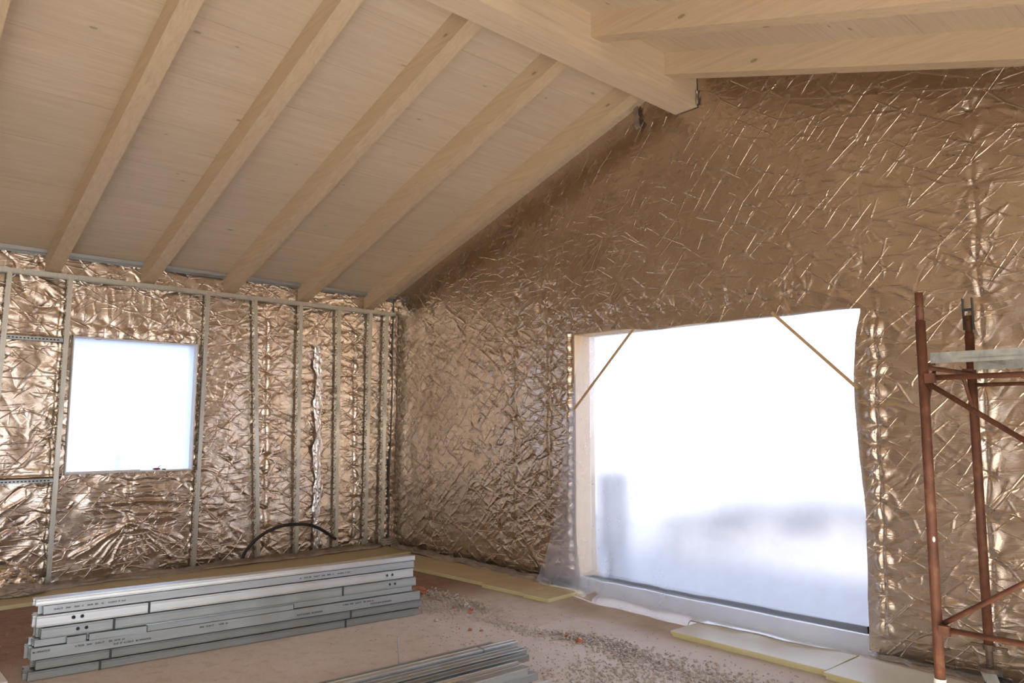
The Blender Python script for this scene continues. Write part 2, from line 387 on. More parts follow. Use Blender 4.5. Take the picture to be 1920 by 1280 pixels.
# ---------------------------------------------------------------- foil relief
rng = np.random.RandomState(7)
def vnoise(U, V, fu, fv, seed=0):
    r = np.random.RandomState(seed)
    u = U*fu; v = V*fv; u0 = np.floor(u).astype(int); v0 = np.floor(v).astype(int)
    G = r.rand(int(u0.max()-u0.min())+3, int(v0.max()-v0.min())+3)*2-1
    i = u0-u0.min(); j = v0-v0.min(); a = u-u0; b = v-v0
    a = a*a*(3-2*a); b = b*b*(3-2*b)
    return (G[i, j]*(1-a)+G[i+1, j]*a)*(1-b)+(G[i, j+1]*(1-a)+G[i+1, j+1]*a)*b
class Relief:
    def __init__(s, u, v):
        s.u, s.v = u, v; s.U, s.V = np.meshgrid(u, v, indexing='ij'); s.H = np.zeros_like(s.U)
    def win(s, u0, u1, v0, v1):
        i0, i1 = np.searchsorted(s.u, [u0, u1]); j0, j1 = np.searchsorted(s.v, [v0, v1])
        return slice(i0, i1), slice(j0, j1)
    def crease(s, u0, v0, u1, v1, h, wa=.008, wb=.03):
        p = 4*max(wa, wb)
        w_ = s.win(min(u0, u1)-p, max(u0, u1)+p, min(v0, v1)-p, max(v0, v1)+p)
        U = s.U[w_]; V = s.V[w_]
        if U.size == 0: return
        L = math.hypot(u1-u0, v1-v0)+1e-6; du = (u1-u0)/L; dv = (v1-v0)/L
        t = ((U-u0)*du+(V-v0)*dv)/L; d = -(U-u0)*dv+(V-v0)*du
        d = d+.006*np.sin(t*L*22+u0*40)          # slightly wavering line
        tt = np.clip(t, 0, 1); ta = np.sqrt(np.clip(tt*(1-tt)*4, 0, 1))*(t > 0)*(t < 1)
        s.H[w_] += .8*h*ta*np.where(d > 0, np.exp(-d/(wa*.7)), np.exp(d/(wb*.62)))
    def staple(s, u, v, dep, A, r0=.08, n=6):
        w_ = s.win(u-4*r0, u+4*r0, v-4*r0, v+4*r0); U = s.U[w_]-u; V = s.V[w_]-v
        if U.size == 0: return
        r = np.sqrt(U*U+V*V)+1e-5; th = np.arctan2(V, U)
        ph = rng.rand()*6.28; n2 = n+rng.randint(1, 4)
        fold = np.abs(np.sin(n*th/2+ph))*.7+np.abs(np.sin(n2*th/2+ph*2))*.5-.6
        s.H[w_] += -dep*np.exp(-(r/.035)**1.2)+A*fold*np.exp(-r/r0)*(r/(r+.012))
    def column(s, u, v0, v1, sp, dep=.012, A=.010, puff=.008, lean=0, cre=3, L=(.12, .34), wid=.028, spread=.5, mask=None):
        v = v0+rng.rand()*sp*.5; pts = []
        while v < v1:
            uu = u+lean*(v-v0)+rng.randn()*.008
            pts.append((uu, v)); v += sp*(.8+.4*rng.rand())
        for (a, b), (c, d) in zip(pts, pts[1:]):
            w_ = s.win(min(a, c)-.12, max(a, c)+.12, b, d); U = s.U[w_]; V = s.V[w_]
            if U.size == 0: continue
            t = (V-b)/(d-b); uc = a+(c-a)*t
            e = np.sin(PI*np.clip(t, 0, 1))
            q = (U-uc)/(wid*(.35+.65*e))
            s.H[w_] += puff*e*(np.exp(-(q-1)**2)+np.exp(-(q+1)**2)-.7*np.exp(-(q*2.2)**2))
        for a, b in pts:
            s.staple(a, b, dep*(.6+.8*rng.rand()), A*(.6+.8*rng.rand()), .05+.05*rng.rand(), rng.randint(5, 9))
            for k in range(cre):
                sd = rng.choice([-1, 1]); an = rng.randn()*spread; l = L[0]+(L[1]-L[0])*rng.rand()
                s.crease(a+sd*.02, b, a+sd*l*math.cos(an), b+l*math.sin(an), (.0035+.006*rng.rand()), .006+.006*rng.rand(), .018+.03*rng.rand())
        return pts
    def scatter(s, n, u0, u1, v0, v1, ang, jit, L, h, wa=.006, wb=.02):
        for _ in range(n):
            a = ang[rng.randint(len(ang))]+rng.randn()*jit; l = L[0]+(L[1]-L[0])*rng.rand()
            u = u0+(u1-u0)*rng.rand(); v = v0+(v1-v0)*rng.rand()
            s.crease(u, v, u+l*math.cos(a), v+l*math.sin(a), h*(.4+.9*rng.rand())*rng.choice([1, -1], p=[.65, .35]), wa*(.7+.8*rng.rand()), wb*(.5+rng.rand()))
def grid(a, b, st, marks):
    m = sorted(marks); out = []; pts = [a]+m+[b]
    for p, q in zip(pts, pts[1:]):
        n = max(1, int(round((q-p)/st))); out += list(np.linspace(p, q, n, endpoint=False))
    return np.array(out+[b])
def relief_mesh(name, rel, place, keep, mate, parent=None):
    """place(U,V,H)->xyz arrays; keep(Uc,Vc)->bool for cells"""
    X, Y, Z = place(rel.U, rel.V, rel.H); nu, nv = rel.U.shape
    co = np.stack([X, Y, Z], -1).reshape(-1, 3)
    idx = np.arange(nu*nv).reshape(nu, nv)
    q = np.stack([idx[:-1, :-1], idx[1:, :-1], idx[1:, 1:], idx[:-1, 1:]], -1)
    uc = (rel.u[:-1]+rel.u[1:])/2; vc = (rel.v[:-1]+rel.v[1:])/2; UC, VC = np.meshgrid(uc, vc, indexing='ij')
    q = q[keep(UC, VC)].reshape(-1, 4)
    used = np.zeros(nu*nv, bool); used[q.ravel()] = True; rm = np.cumsum(used)-1
    co = co[used]; q = rm[q]
    me = bpy.data.meshes.new(name)
    me.vertices.add(len(co)); me.vertices.foreach_set('co', co.astype(np.float32).ravel())
    me.loops.add(q.size); me.loops.foreach_set('vertex_index', q.astype(np.int32).ravel())
    me.polygons.add(len(q)); me.polygons.foreach_set('loop_start', (np.arange(len(q))*4).astype(np.int32))
    me.polygons.foreach_set('use_smooth', np.ones(len(q), bool))
    me.update(calc_edges=True)
    return link(name, me, mate, parent)

# ---- gable wall foil (u = x, v = z), surface near y = 0
gu = grid(.0, XR, .0088, [3.592, 6.66]); gv = grid(.035, 5.16, .0088, [2.67])
G = Relief(gu, gv)
H = G.H
H += .012*vnoise(G.U, G.V, 1.4, 1.0, 1)+.004*vnoise(G.U, G.V, 4, 2.6, 2)
lowm = np.clip((2.9-G.V)/1.2, 0, 1)
H += (.0012+.0016*lowm)*vnoise(G.U+.3*vnoise(G.U, G.V, 2, 2, 5), G.V, 6, 14, 3)*1.0
H += .0005*vnoise(G.U, G.V, 22, 30, 4)
# corner seam with puffed lips
G.column(.13, .05, 3.5, .11, .010, .008, .014, 0, 1, (.08, .2), .03)
G.column(.98, .15, 3.75, .24, .012, .010, .004, -.01, 3, (.15, .45), .02, .55)
G.column(2.42, .2, 2.6, .22, .010, .012, .004, 0, 4, (.12, .35), .02, .45)
G.column(2.655, .15, 4.2, .22, .014, .013, .008, 0, 4, (.12, .36), .022, .5)
G.column(3.215, .2, 4.35, .24, .014, .012, .010, .0, 4, (.12, .34), .03, .5)
G.column(3.10, 2.8, 4.3, .3, .006, .004, .014, 0, 0, wid=.05)
G.column(3.45, 2.9, 4.4, .33, .006, .004, .010, 0, 1, wid=.04)
G.column(4.10, 2.85, 4.6, .42, .014, .012, .002, 0, 4, (.12, .4), .02, .8)
G.column(4.575, 2.85, 4.75, .42, .014, .012, .002, 0, 4, (.12, .4), .02, .8)
G.column(5.53, 2.9, 4.9, .3, .012, .010, .002, 0, 3, (.12, .5), .02, .5)
G.column(6.15, 2.8, 5.0, .33, .012, .010, .002, 0, 3, (.12, .5), .02, .6)
G.column(6.70, 2.9, 4.6, .36, .010, .010, .002, 0, 3, (.12, .5), .02, .6)
G.column(6.78, .1, 2.72, .17, .013, .012, .017, .01, 2, (.08, .30), .030, .5)
G.column(7.50, .15, 4.6, .30, .018, .016, .012, .01, 5, (.15, .55), .035, .55)
G.column(8.35, .15, 4.0, .28, .016, .014, .010, 0, 4, (.15, .55), .03, .5)
G.column(9.2, .15, 3.8, .28, .016, .014, .010, 0, 4, (.15, .55), .03, .5)
# pinched row along the door head
for x in np.arange(3.42, 6.62, .19):
    z = 2.83+.10*(x < 4.4)*rng.rand()+.03*rng.randn()
    G.staple(x+rng.randn()*.02, z, .015, .014, .07, rng.randint(5, 9))
    for k in range(4):
        an = PI/2+rng.randn()*1.1; l = .08+.2*rng.rand(); G.crease(x, z, x+l*math.cos(an), z+abs(l*math.sin(an)), .006, .007, .022)
# diamond lattice of folds on the left part, denser and brighter in the middle strip
cu_ = [.13, .98, 1.72, 2.42, 2.655, 3.215, 3.50]
for i, c in enumerate(cu_):
    v = .2
    while v < 3.0:
        for sd in (-1, 1):
            nx = cu_[i+1]-c if (sd > 0 and i+1 < len(cu_)) else (c-cu_[i-1] if i > 0 else .5)
            for dn in (-1, 1):
                if rng.rand() < .80:
                    a = (.62+.14*rng.randn())*dn; l = min(.62, nx*(.55+.4*rng.rand()))/math.cos(a)
                    u0 = c+sd*.015; um = u0+sd*l*.5*math.cos(a); vm = v+l*.5*math.sin(a)
                    h_ = .0095*(.5+.8*rng.rand())
                    G.crease(u0, v, um, vm+.012, h_, .006, .018); G.crease(um-.02*sd, vm, u0+sd*l*math.cos(a), v+l*math.sin(a), h_*.8, .006, .016)
        v += .20*(.8+.4*rng.rand())
for k in range(70):
    u = 1.7+1.6*rng.rand(); v = .3+2.1*rng.rand(); s_ = rng.choice([-1, 1]); l = .10+.20*rng.rand(); a = s_*(.6+.2*rng.randn())
    G.crease(u, v, u+l*math.cos(a), v+l*math.sin(a), .012*(.5+.8*rng.rand()), .010, .030)
G.scatter(120, .2, 3.4, .1, 3.3, [0, 3.14], .35, (.06, .22), .0035, .005, .015)
G.scatter(130, .3, 5.0, 2.7, 4.6, [-.45, .5, .1], .25, (.06, .25), .004, .004, .012)
# long slanting streaks in the upper gable
G.scatter(150, 4.7, 6.2, 2.9, 4.8, [.85, .95], .18, (.15, .6), .006, .005, .018)
G.scatter(150, 6.1, 8.6, 2.8, 4.9, [-.40, -.5], .14, (.15, .6), .006, .005, .018)
G.scatter(220, 5.6, 9.8, 2.7, 4.9, [.75, .85], .16, (.05, .28), .005, .0035, .008)
# scaffold side: crossing straws and shallow horizontal drapes
G.scatter(110, 6.8, 9.8, .3, 2.8, [.85, 1.0], .15, (.12, .6), .0045, .0045, .010)
G.scatter(80, 6.8, 9.8, .3, 2.8, [-.45, -.35], .12, (.12, .5), .0045, .0045, .012)
G.scatter(200, 6.75, 9.8, .08, 1.3, [0, .12], .12, (.15, .55), .006, .008, .025)
G.scatter(240, .15, 9.9, .1, 4.9, [0, .8, -.8, 1.57], .4, (.04, .12), .0035, .004, .010)
# puffed roll of foil turned round the left door edge
w_ = G.win(3.44, 3.60, .19, 2.69); U = G.U[w_]; V = G.V[w_]
pin = np.abs(np.sin(V*PI/.125+.5*np.sin(V*5)))
G.H[w_] += (.020+.018*pin)*np.exp(-((U-3.535-.006*np.sin(V*31))/(.020+.010*pin))**2)
# the foil lies flat towards the floor and behind the roof edge
G.H *= np.clip((G.V-.03)/.10, .25, 1)*(1-.35*np.clip((G.V-2.9)/.5, 0, 1))
def edge_r(z): return 6.66+np.interp(z, [0, .5, 1.06, 1.5, 1.9, 2.13, 2.46, 2.64, 2.75], [-.01, .0, .015, -.017, -.037, -.034, -.002, .036, .036])
def edge_t(x): return np.interp(x, [3.5, 3.6, 3.9, 4.2, 4.5, 4.78, 5.05, 5.43, 5.8, 6.2, 6.7], [2.69, 2.69, 2.695, 2.70, 2.668, 2.650, 2.660, 2.662, 2.650, 2.649, 2.639])+.006*np.sin(np.asarray(x)*9)
def place_g(U, V, H):
    X = U+(edge_r(V)-6.66)*np.exp(-((U-6.66)/.16)**2)
    Z = V+(edge_t(U)-2.67)*np.exp(-((V-2.67)/.14)**2)*((U > 3.3) & (U < 6.9))
    return X, -.004-H, Z
def keep_g(U, V):
    door = (U > 3.592) & (U < 6.66) & (V < 2.67)
    top = ZCR-MS*np.maximum(0, np.maximum(RX0-U, U-RX1))
    bottom = (V < .10+.03*np.sin(U*7)+.02*np.sin(U*23))
    beam = (U > RX0-.012) & (U < RX1+.012) & (V > ZB-.012)
    return ~door & (V < top+.02) & ~beam
foil_g = relief_mesh('insulation_foil', G, place_g, keep_g, M_foil)
tag(foil_g, 'crinkled bronze reflective foil stapled over the tall gable wall around the big opening', 'insulation foil')

# ---- left wall foil (u = -y, v = z), surface near x = 0
lu = grid(.0, 5.9, .010, [2.775, 4.10]); lv = grid(.03, 3.53, .010, [1.165, 2.655])
Lf = Relief(lu, lv)
Lf.H += .012*vnoise(Lf.U, Lf.V, 1.8, 1.3, 11)+.008*vnoise(Lf.U, Lf.V, 5, 3.5, 12)
Lf.H += .0028*vnoise(Lf.U, Lf.V+.2*vnoise(Lf.U, Lf.V, 3, 3, 15), 5, 16, 13)+.0006*vnoise(Lf.U, Lf.V, 24, 30, 14)
Lf.column(.075, .05, 3.4, .12, .008, .006, .010, 0, 1, (.06, .15), .02)
Lf.column(.57, .12, 3.15, .21, .016, .015, .012, .02, 5, (.10, .30), .028, .45)
Lf.column(1.14, .12, 3.1, .24, .014, .014, .008, .02, 4, (.10, .30), .03, .5)
Lf.column(1.82, .12, 3.15, .21, .016, .016, .013, .025, 5, (.10, .34), .028, .5)
Lf.column(2.34, .12, 3.1, .26, .006, .008, .002, 0, 4, (.15, .40), .02, .4)
Lf.column(2.72, .2, 2.6, .13, .012, .012, .010, 0, 2, (.05, .12), .02, .5)
Lf.column(3.42, .5, 1.12, .15, .016, .016, .006, .02, 3, (.12, .5), .025, .3)
Lf.column(4.22, .1, 3.1, .16, .010, .010, .008, 0, 2, (.06, .2), .02, .5)
Lf.column(5.0, .1, 3.1, .22, .014, .014, .010, 0, 4, (.12, .4), .03, .6)
# skirt of folds fanning down below the window
for k in range(15):
    a = -PI/2+(k-7)*.145+rng.randn()*.03; l = .42+.14*rng.rand()
    Lf.crease(3.40, .62, 3.40+l*math.cos(a)*1.5, .62+l*math.sin(a), .022*(.6+.6*rng.rand()), .020, .035)
for k in range(34):
    v = .55+.55*rng.rand(); u = 2.85+.15*rng.rand(); Lf.crease(u, v, u+.5+.5*rng.rand(), v+.05*rng.randn(), .008*(.5+rng.rand()), .012, .022)
# scalloped hem over the window head
for u in (2.86, 2.99, 3.15, 3.32, 3.52, 3.74, 3.99):
    Lf.staple(u, 2.80, .014, .016, .06, 6); Lf.crease(u, 2.82, u+.04*rng.randn(), 3.18, .010, .012, .022)
w_ = Lf.win(2.78, 4.10, 2.66, 2.80); Lf.H[w_] += .014*np.abs(np.sin((Lf.U[w_]-2.86)*PI/.155))*np.sin(PI*np.clip((Lf.V[w_]-2.66)/.14, 0, 1))
Lf.scatter(30, 2.8, 4.1, 2.85, 3.2, [1.4, 1.7], .2, (.12, .3), .008, .008, .025)
# diagonals between the staple lines
for k in range(330):
    u = .1+2.7*rng.rand(); v = .1+2.9*rng.rand(); s_ = rng.choice([-1, 1]); l = .10+.26*rng.rand(); a = s_*(.42+.2*rng.randn())
    Lf.crease(u, v, u+l*math.cos(a), v+l*math.sin(a), .0075*(.4+.9*rng.rand()), .008, .028)
Lf.scatter(60, 4.15, 5.6, .1, 1.15, [-.75, -.6, .6], .2, (.2, .6), .016, .014, .04)
Lf.scatter(60, 4.15, 5.6, 1.2, 2.6, [-.9, .9, 1.2], .3, (.15, .5), .009, .010, .03)
Lf.scatter(40, 4.15, 5.6, 2.65, 3.2, [-.7, .5], .4, (.15, .4), .013, .012, .035)
Lf.scatter(300, .1, 5.6, .1, 3.4, [0, .7, -.7], .5, (.05, .16), .0045, .005, .014)
Lf.scatter(120, .1, 5.6, 3.2, 3.5, [.2, -.6, .8], .4, (.08, .25), .009, .008, .02)
Lf.H *= np.clip((Lf.V-.02)/.08, .3, 1)
# horizontal folded seams left of the window
for zz in (2.60, 1.13):
    w_ = Lf.win(4.13, 5.9, zz-.05, zz+.05); Lf.H[w_] += .020*np.exp(-((Lf.V[w_]-zz-.022)/.010)**2)-.02*np.exp(-((Lf.V[w_]-zz)/.010)**2)
def place_l(U, V, H):
    dz = (.012*np.sin(U*11)+.010*np.sin(U*29))*np.exp(-((V-2.655)/.06)**2)*((U > 2.7) & (U < 4.15))
    return -.030+np.minimum(H, .034), -U, V+dz
def keep_l(U, V):
    win = (U > 2.775) & (U < 4.10) & (V > 1.165) & (V < 2.655)
    return ~win & (V < ZCL-.02)
foil_l = relief_mesh('insulation_foil', Lf, place_l, keep_l, M_foil_l)
tag(foil_l, 'crumpled bronze foil behind the row of metal studs, around the small square window', 'insulation foil')

# ---------------------------------------------------------------- timber roof
def z_rb(x): return ZRB-MS*(RX0-x)
bm = bmesh.new(); box(bm, (RX0, YB-.1, ZB), (RX1, -.001, ZCR+.06))
bmesh.ops.bevel(bm, geom=[e for e in bm.edges if abs((e.verts[0].co-e.verts[1].co).y) > 1], offset=.004, segments=1)
tag(obj('ridge_beam', bm, M_beam), 'thick pale spruce ridge beam running along the top of the roof', 'beam')
RY = [-.489, -1.498, -2.49, -3.442, -4.40, -5.44, -6.42]
LL = ['last sloping rafter on the left, lying against the gable foil',
      'second left rafter out from the gable wall, ending near the last metal stud',
      'third left rafter out from the gable wall, in the middle of the row',
      'fourth left rafter out from the gable, ending above the small window',
      'left rafter that ends above the left jamb of the small window, leftmost in the photo',
      'left slope rafter just cut by the top left corner of the photo', 'left slope rafter farthest from the gable, beyond the top left corner']
def rafter(side, y):
    bm = bmesh.new(); ex = .0
    if side < 0:
        pts = [(-.03, z_rb(-.03)), (RX0-.001, ZRB), (RX0-.001, ZCR-.001), (-.03, ZCL-.03*MS-.001)]
    else:
        pts = [(RX1+.001, ZRB), (XR+.03, ZRB-MS*(XR+.03-RX1)), (XR+.03, ZCR-MS*(XR+.03-RX1)-.001), (RX1+.001, ZCR-.001)]
    prism(bm, pts, lambda u, v, t: (u, t, v), 0, .14)
    bmesh.ops.bevel(bm, geom=[e for e in bm.edges if abs((e.verts[0].co-e.verts[1].co).x) > 1], offset=.004, segments=1)
    o = obj('rafter', bm, M_raft); o.location = (0, y, 0); return o
for i, y in enumerate(RY):
    o = rafter(-1, y)
    tag(o, LL[i], 'rafter', 'left slope rafters')
    if i > 2: continue
    o = rafter(1, y-.02)
    if i == 0: tag(o, 'right slope rafter just above the gable foil, meeting the end of the ridge beam', 'rafter', 'right slope rafters')
    elif i == 1: tag(o, 'right slope rafter at the top edge, second out from the gable wall', 'rafter', 'right slope rafters')
    else: tag(o, 'third right slope rafter out from the gable, just beyond the top edge', 'rafter', 'right slope rafters')
# foil lip around the beam end
bm = bmesh.new()
tube(bm, catmull([(RX1+.012, -.02, ZB+.02), (RX1+.016, -.03, ZB+.07), (RX1+.010, -.015, ZB+.12), (RX1+.014, -.03, ZB+.155)], 4), .012, 7)
tag(obj('foil_flap', bm, M_memb, smooth=True), 'narrow brown strip of torn membrane beside the ridge beam end', 'membrane strip')
# grey sealing tape hanging at the roof edge
bm = bmesh.new(); pts = [(4.52, -.02, 4.99), (4.535, -.035, 4.93), (4.54, -.03, 4.86), (4.555, -.045, 4.79), (4.56, -.03, 4.74)]
for (a, b) in zip(pts, pts[1:]):
    v = [bm.verts.new(p) for p in ((a[0]-.03, a[1], a[2]), (a[0]+.03, a[1]-.008, a[2]), (b[0]+.03, b[1]-.008, b[2]), (b[0]-.03, b[1], b[2]))]; bm.faces.new(v)
bmesh.ops.remove_doubles(bm, verts=bm.verts, dist=1e-4); bmesh.ops.solidify(bm, geom=bm.faces[:], thickness=.003)
tag(obj('tape_strip', bm, M_memb), 'short grey tape tail hanging on the foil below the ridge beam', 'tape')

# ---------------------------------------------------------------- left wall: metal framing
TZ0, TZ1 = 3.262, 3.312; SX = .08
def c_profile(bm, web, flange, lip, t, place, t0, t1):
    """C section: web along u (0..web) at v=0, flanges towards +v"""
    o_ = [(0, 0), (web, 0), (web, flange), (web-lip, flange), (web-lip, flange-t), (web-t, flange-t), (web-t, t), (t, t), (t, flange-t), (lip, flange-t), (lip, flange), (0, flange)]
    prism(bm, o_, place, t0, t1)
# top track: U opening downwards, runs along y
bm = bmesh.new()
prism(bm, [(0, 0), (.0012, 0), (.0012, .048), (.0738, .048), (.0738, 0), (.075, 0), (.075, .05), (0, .05)], lambda u, v, t: (SX-.070+u, t, TZ0+v), -5.85, -.02)
tag(obj('top_track', bm, M_stud), 'long horizontal galvanised track joining the tops of all studs', 'metal track')
SL = [(-4.725, -.06, 'leftmost galvanised stud, at the very edge of the photo'),
      (-4.170, -.02, 'galvanised stud standing just left of the small window'),
      (-2.700, -.02, 'galvanised stud standing just right of the small window'),
      (-2.112, .17, 'galvanised stud that the bent black hose crosses near its base'),
      (-1.490, .05, 'galvanised stud behind the top of the bent black hose arc'),
      (-.925, .05, 'galvanised stud behind the free end of the black hose'),
      (-.430, .0, 'second galvanised stud from the room corner'),
      (-.165, .0, 'galvanised stud nearest the room corner')]
def stud(y, lean, lab):
    o = empty('metal_stud', (SX-.07, y, 0)); tag(o, lab, 'metal stud', 'galvanised wall studs')
    bm = bmesh.new()
    L = TZ0
    c_profile(bm, .07, .045, .008, .0015, lambda u, v, t: (u, v-.0225, t), .042, L+.03)
    bm_slot = bm
    # stiffening groove on the face towards the room
    bm = bmesh.new()
    for yy in (-.010, .008): box(bm, (.0698, yy-.0022, .05), (.0716, yy+.0022, L-.002))
    obj('face_rib', bm, M_stud, o)
    bm = bm_slot; bm.faces.ensure_lookup_table(); nf = len(bm.faces)
    z = .16
    while z < L-.1:
        box(bm, (.010, -.0245, z), (.030, -.0222, z+.016)); box(bm, (.040, -.0245, z+.03), (.058, -.0222, z+.040)); z += .075
    bm.faces.ensure_lookup_table()
    for fc in bm.faces[nf:]: fc.material_index = 1
    obj('channel', bm, [M_stud, M_dark], o)
    # small plumb error of each stud
    o.matrix_world = Matrix.Translation((SX-.07, y, 0)) @ Matrix(((1, 0, 0, 0), (0, 1, -lean/3.2*.55, lean*.55), (0, 0, 1, 0), (0, 0, 0, 1))) if False else Matrix.Translation((SX-.07, y+lean, 0)) @ Matrix.Rotation(math.atan2(lean, 3.27), 4, 'X')
    return o
for y, lean, lab in SL: stud(y, lean, lab)
# floor track under the studs
bm = bmesh.new(); prism(bm, [(0, 0), (.075, 0), (.075, .04), (.0738, .04), (.0738, .0012), (.0012, .0012), (.0012, .04), (0, .04)], lambda u, v, t: (SX-.07+u, t, .001+v), -5.85, -.02)
tag(obj('floor_track', bm, M_stud), 'galvanised track on the floor under the left wall studs', 'metal track')
# perforated cross rails left of window
for z, lab in ((2.595, 'perforated metal cross rail level with the window head, left of the window'), (1.115, 'dark metal cross rail level with the window sill, left of the window')):
    r = empty('cross_rail', (.03, 0, z)); tag(r, lab, 'metal rail', 'cross rails')
    bm = bmesh.new(); prism(bm, [(0, 0), (.0015, 0), (.0015, .04), (.035, .04), (.035, .042), (0, .042)], lambda u, v, t: (u, t, v-.02), -5.6, -4.20)
    prism(bm, [(.0, -.018), (.034, -.018), (.034, .018), (.032, .018), (.032, -.016), (0, -.016)], lambda u, v, t: (u, t, v), -5.6, -4.20)
    nf = len(bm.faces); y = -5.55
    while y < -4.25:
        box(bm, (.0335, y, -.006), (.0347, y+.02, .006)); y += .034
    bm.faces.ensure_lookup_table()
    for fc in bm.faces[nf:]: fc.material_index = 1
    obj('rail_body', bm, [M_steel_d, M_dark], r)
# short tracks under the roof boards between the rafters
TY = [(-.349, -.02)]+[(RY[i+1]+.14, RY[i]) for i in range(0, 5)]
TL = ['short ceiling track between the gable and the last left rafter', 'short track under the roof boards nearest the corner, between the last two rafters',
      'short track under the roof boards, second bay out from the corner', 'short track under the roof boards, third bay out from the corner',
      'short track under the roof boards above the small window', 'short track under the roof boards at the left edge of the photo']
for (a, b), lab in zip(TY, TL):
    bm = bmesh.new(); zt = zceil(.06)-.002
    prism(bm, [(.0, 0), (.06, .019), (.06, -.022), (.0585, -.022), (.0585, .016), (.0015, -.002), (.0015, -.040), (0, -.040)], lambda u, v, t: (.012+u, t, zt-.021+v), a+.004, b-.004)
    tag(obj('ceiling_track', bm, M_steel_d), lab, 'metal track', 'ceiling tracks between rafters')
# crumpled silver tape column
tu = grid(0, .17, .006, []); tv = grid(.05, 2.75, .007, []); T = Relief(tu, tv)
T.H += .012*np.sin(PI*T.U/.17)+.010*np.abs(vnoise(T.U, T.V, 22, 7, 31))+.009*np.abs(vnoise(T.U, T.V, 40, 16, 32))
for k in range(60):
    v = .05+2.7*rng.rand(); u = .17*rng.rand(); a = 1.57+rng.randn()*.5; l = .05+.12*rng.rand(); T.crease(u, v, u+l*math.cos(a), v+l*math.sin(a), .008, .005, .012)
M_silver, nt, bs = mat('silver_tape'); bs.inputs['Base Color'].default_value = (.80, .78, .78, 1); bs.inputs['Metallic'].default_value = .95; bs.inputs['Roughness'].default_value = .24
bump(nt, bs, noise(nt, coords(nt, (1, 1, .5)), 40, 4, .65), .5, .01)
o = relief_mesh('foil_tape', T, lambda U, V, H: (-.004+H*.9, -1.04-U-.02*V, V), lambda U, V: (np.abs(U-.085+.015*np.sin(V*9)) < .055+.022*np.sin(V*6.3+2)*np.sin(V*17)), M_silver)
tag(o, 'crumpled silver tape column on the foil between two middle studs', 'tape')

# ---------------------------------------------------------------- small window in the left wall
wn = empty('window_1', (-.1, -3.4375, 1.165)); tag(wn, kind='structure')
bm = bmesh.new()
y0, y1, z0, z1 = WL[0]+3.4375, WL[1]+3.4375, 0, WL[3]-1.165
for a, b in (((-.13, y0, z0), (.135, y0+.012, z1)), ((-.13, y1-.012, z0), (.135, y1, z1)), ((-.13, y0, z1-.012), (.12, y1, z1)), ((-.13, y0, z0), (.125, y1, z0+.014))): box(bm, a, b)
obj('window_frame', bm, M_white, wn)
bm = bmesh.new(); box(bm, (.03, y0+.012, z0+.014), (.0305, y1-.012, z1-.012)); fw = obj('film_panel', bm, M_film_win, wn)
bm = bmesh.new(); box(bm, (.11, y0+.02, z0+.012), (.138, y0+.75, z0+.028)); obj('window_sill', bm, M_white, wn)
# little things on the sill
bm = bmesh.new(); bmesh.ops.create_uvsphere(bm, u_segments=12, v_segments=7, radius=.022); bmesh.ops.scale(bm, vec=(1, 2.0, .55), verts=bm.verts)
tube(bm, [(0, .015, .005), (0, .03, .03), (0, .045, .035)], .004, 6)
o = obj('plastic_clip', bm, M_red, smooth=True); o.location = (.015, -3.17, 1.193); tag(o, 'tiny dark red plastic piece lying on the sill of the small window', 'plastic clip')
bm = bmesh.new(); box(bm, (-.01, -.02, 0), (.01, .02, .012)); bmesh.ops.bevel(bm, geom=bm.edges[:], offset=.003)
o = obj('plastic_scrap', bm, M_tube); o.location = (.015, -3.09, 1.180); tag(o, 'tiny dark scrap on the window sill beside the red plastic piece', 'scrap')
bm = bmesh.new(); box(bm, (-.03, -.03, 0), (.03, .03, .30)); tube(bm, [(0, 0, .3), (0, .01, .36)], .02, 8)
o = obj('outdoor_post', bm, M_steel_d); o.location = (-.33, -3.50, 1.05); tag(o, 'blurred small bluish post outside seen through the small window', 'post')
bm = bmesh.new(); box(bm, (-.5, -4.3, .0), (-.28, -2.6, 1.05)); tag(obj('outdoor_ledge', bm, M_plaster), kind='structure')

# ---------------------------------------------------------------- big doorway in the gable wall
dr = empty('door_1', (0, 0, 0)); tag(dr, kind='structure')
bm = bmesh.new(); box(bm, (DX0-.03, .012, DZ0), (DX0+.004, .255, DZ1-.0)); obj('door_jamb', bm, M_jamb, dr)
bm = bmesh.new(); box(bm, (DX1-.004, .012, DZ0), (DX1+.03, .255, DZ1)); obj('door_jamb', bm, M_jamb, dr)
bm = bmesh.new(); box(bm, (DX0, .012, DZ1-.012), (DX1, .255, DZ1+.02)); obj('door_head', bm, M_jamb, dr)
bm = bmesh.new(); box(bm, (DX0-.0, .0, 0), (DX1, .26, DZ0)); obj('threshold', bm, M_thresh, dr)
# outer film closing the opening
def cloth(name, nu, nv, fn, mate, parent=None):
    me = bpy.data.meshes.new(name); vs = [fn(i/(nu-1), j/(nv-1)) for i in range(nu) for j in range(nv)]
    fs = [(i*nv+j, (i+1)*nv+j, (i+1)*nv+j+1, i*nv+j+1) for i in range(nu-1) for j in range(nv-1)]
    me.from_pydata(vs, [], fs)
    for p in me.polygons: p.use_smooth = True
    return link(name, me, mate, parent)
def outer(s, t):
    x = DX0-.02+s*(DX1-DX0+.04); z = DZ0-.02+t*(DZ1-DZ0+.03)
    y = .292+.02*math.sin(s*3.1)*math.sin(t*PI)+.010*math.sin(s*40+3*t)*math.exp(-((s-.07)/.07)**2)
    return (x, y, z)
o = cloth('building_film', 120, 60, outer, M_film_out); tag(o, 'translucent white building film closing the big opening from outside', 'plastic film')
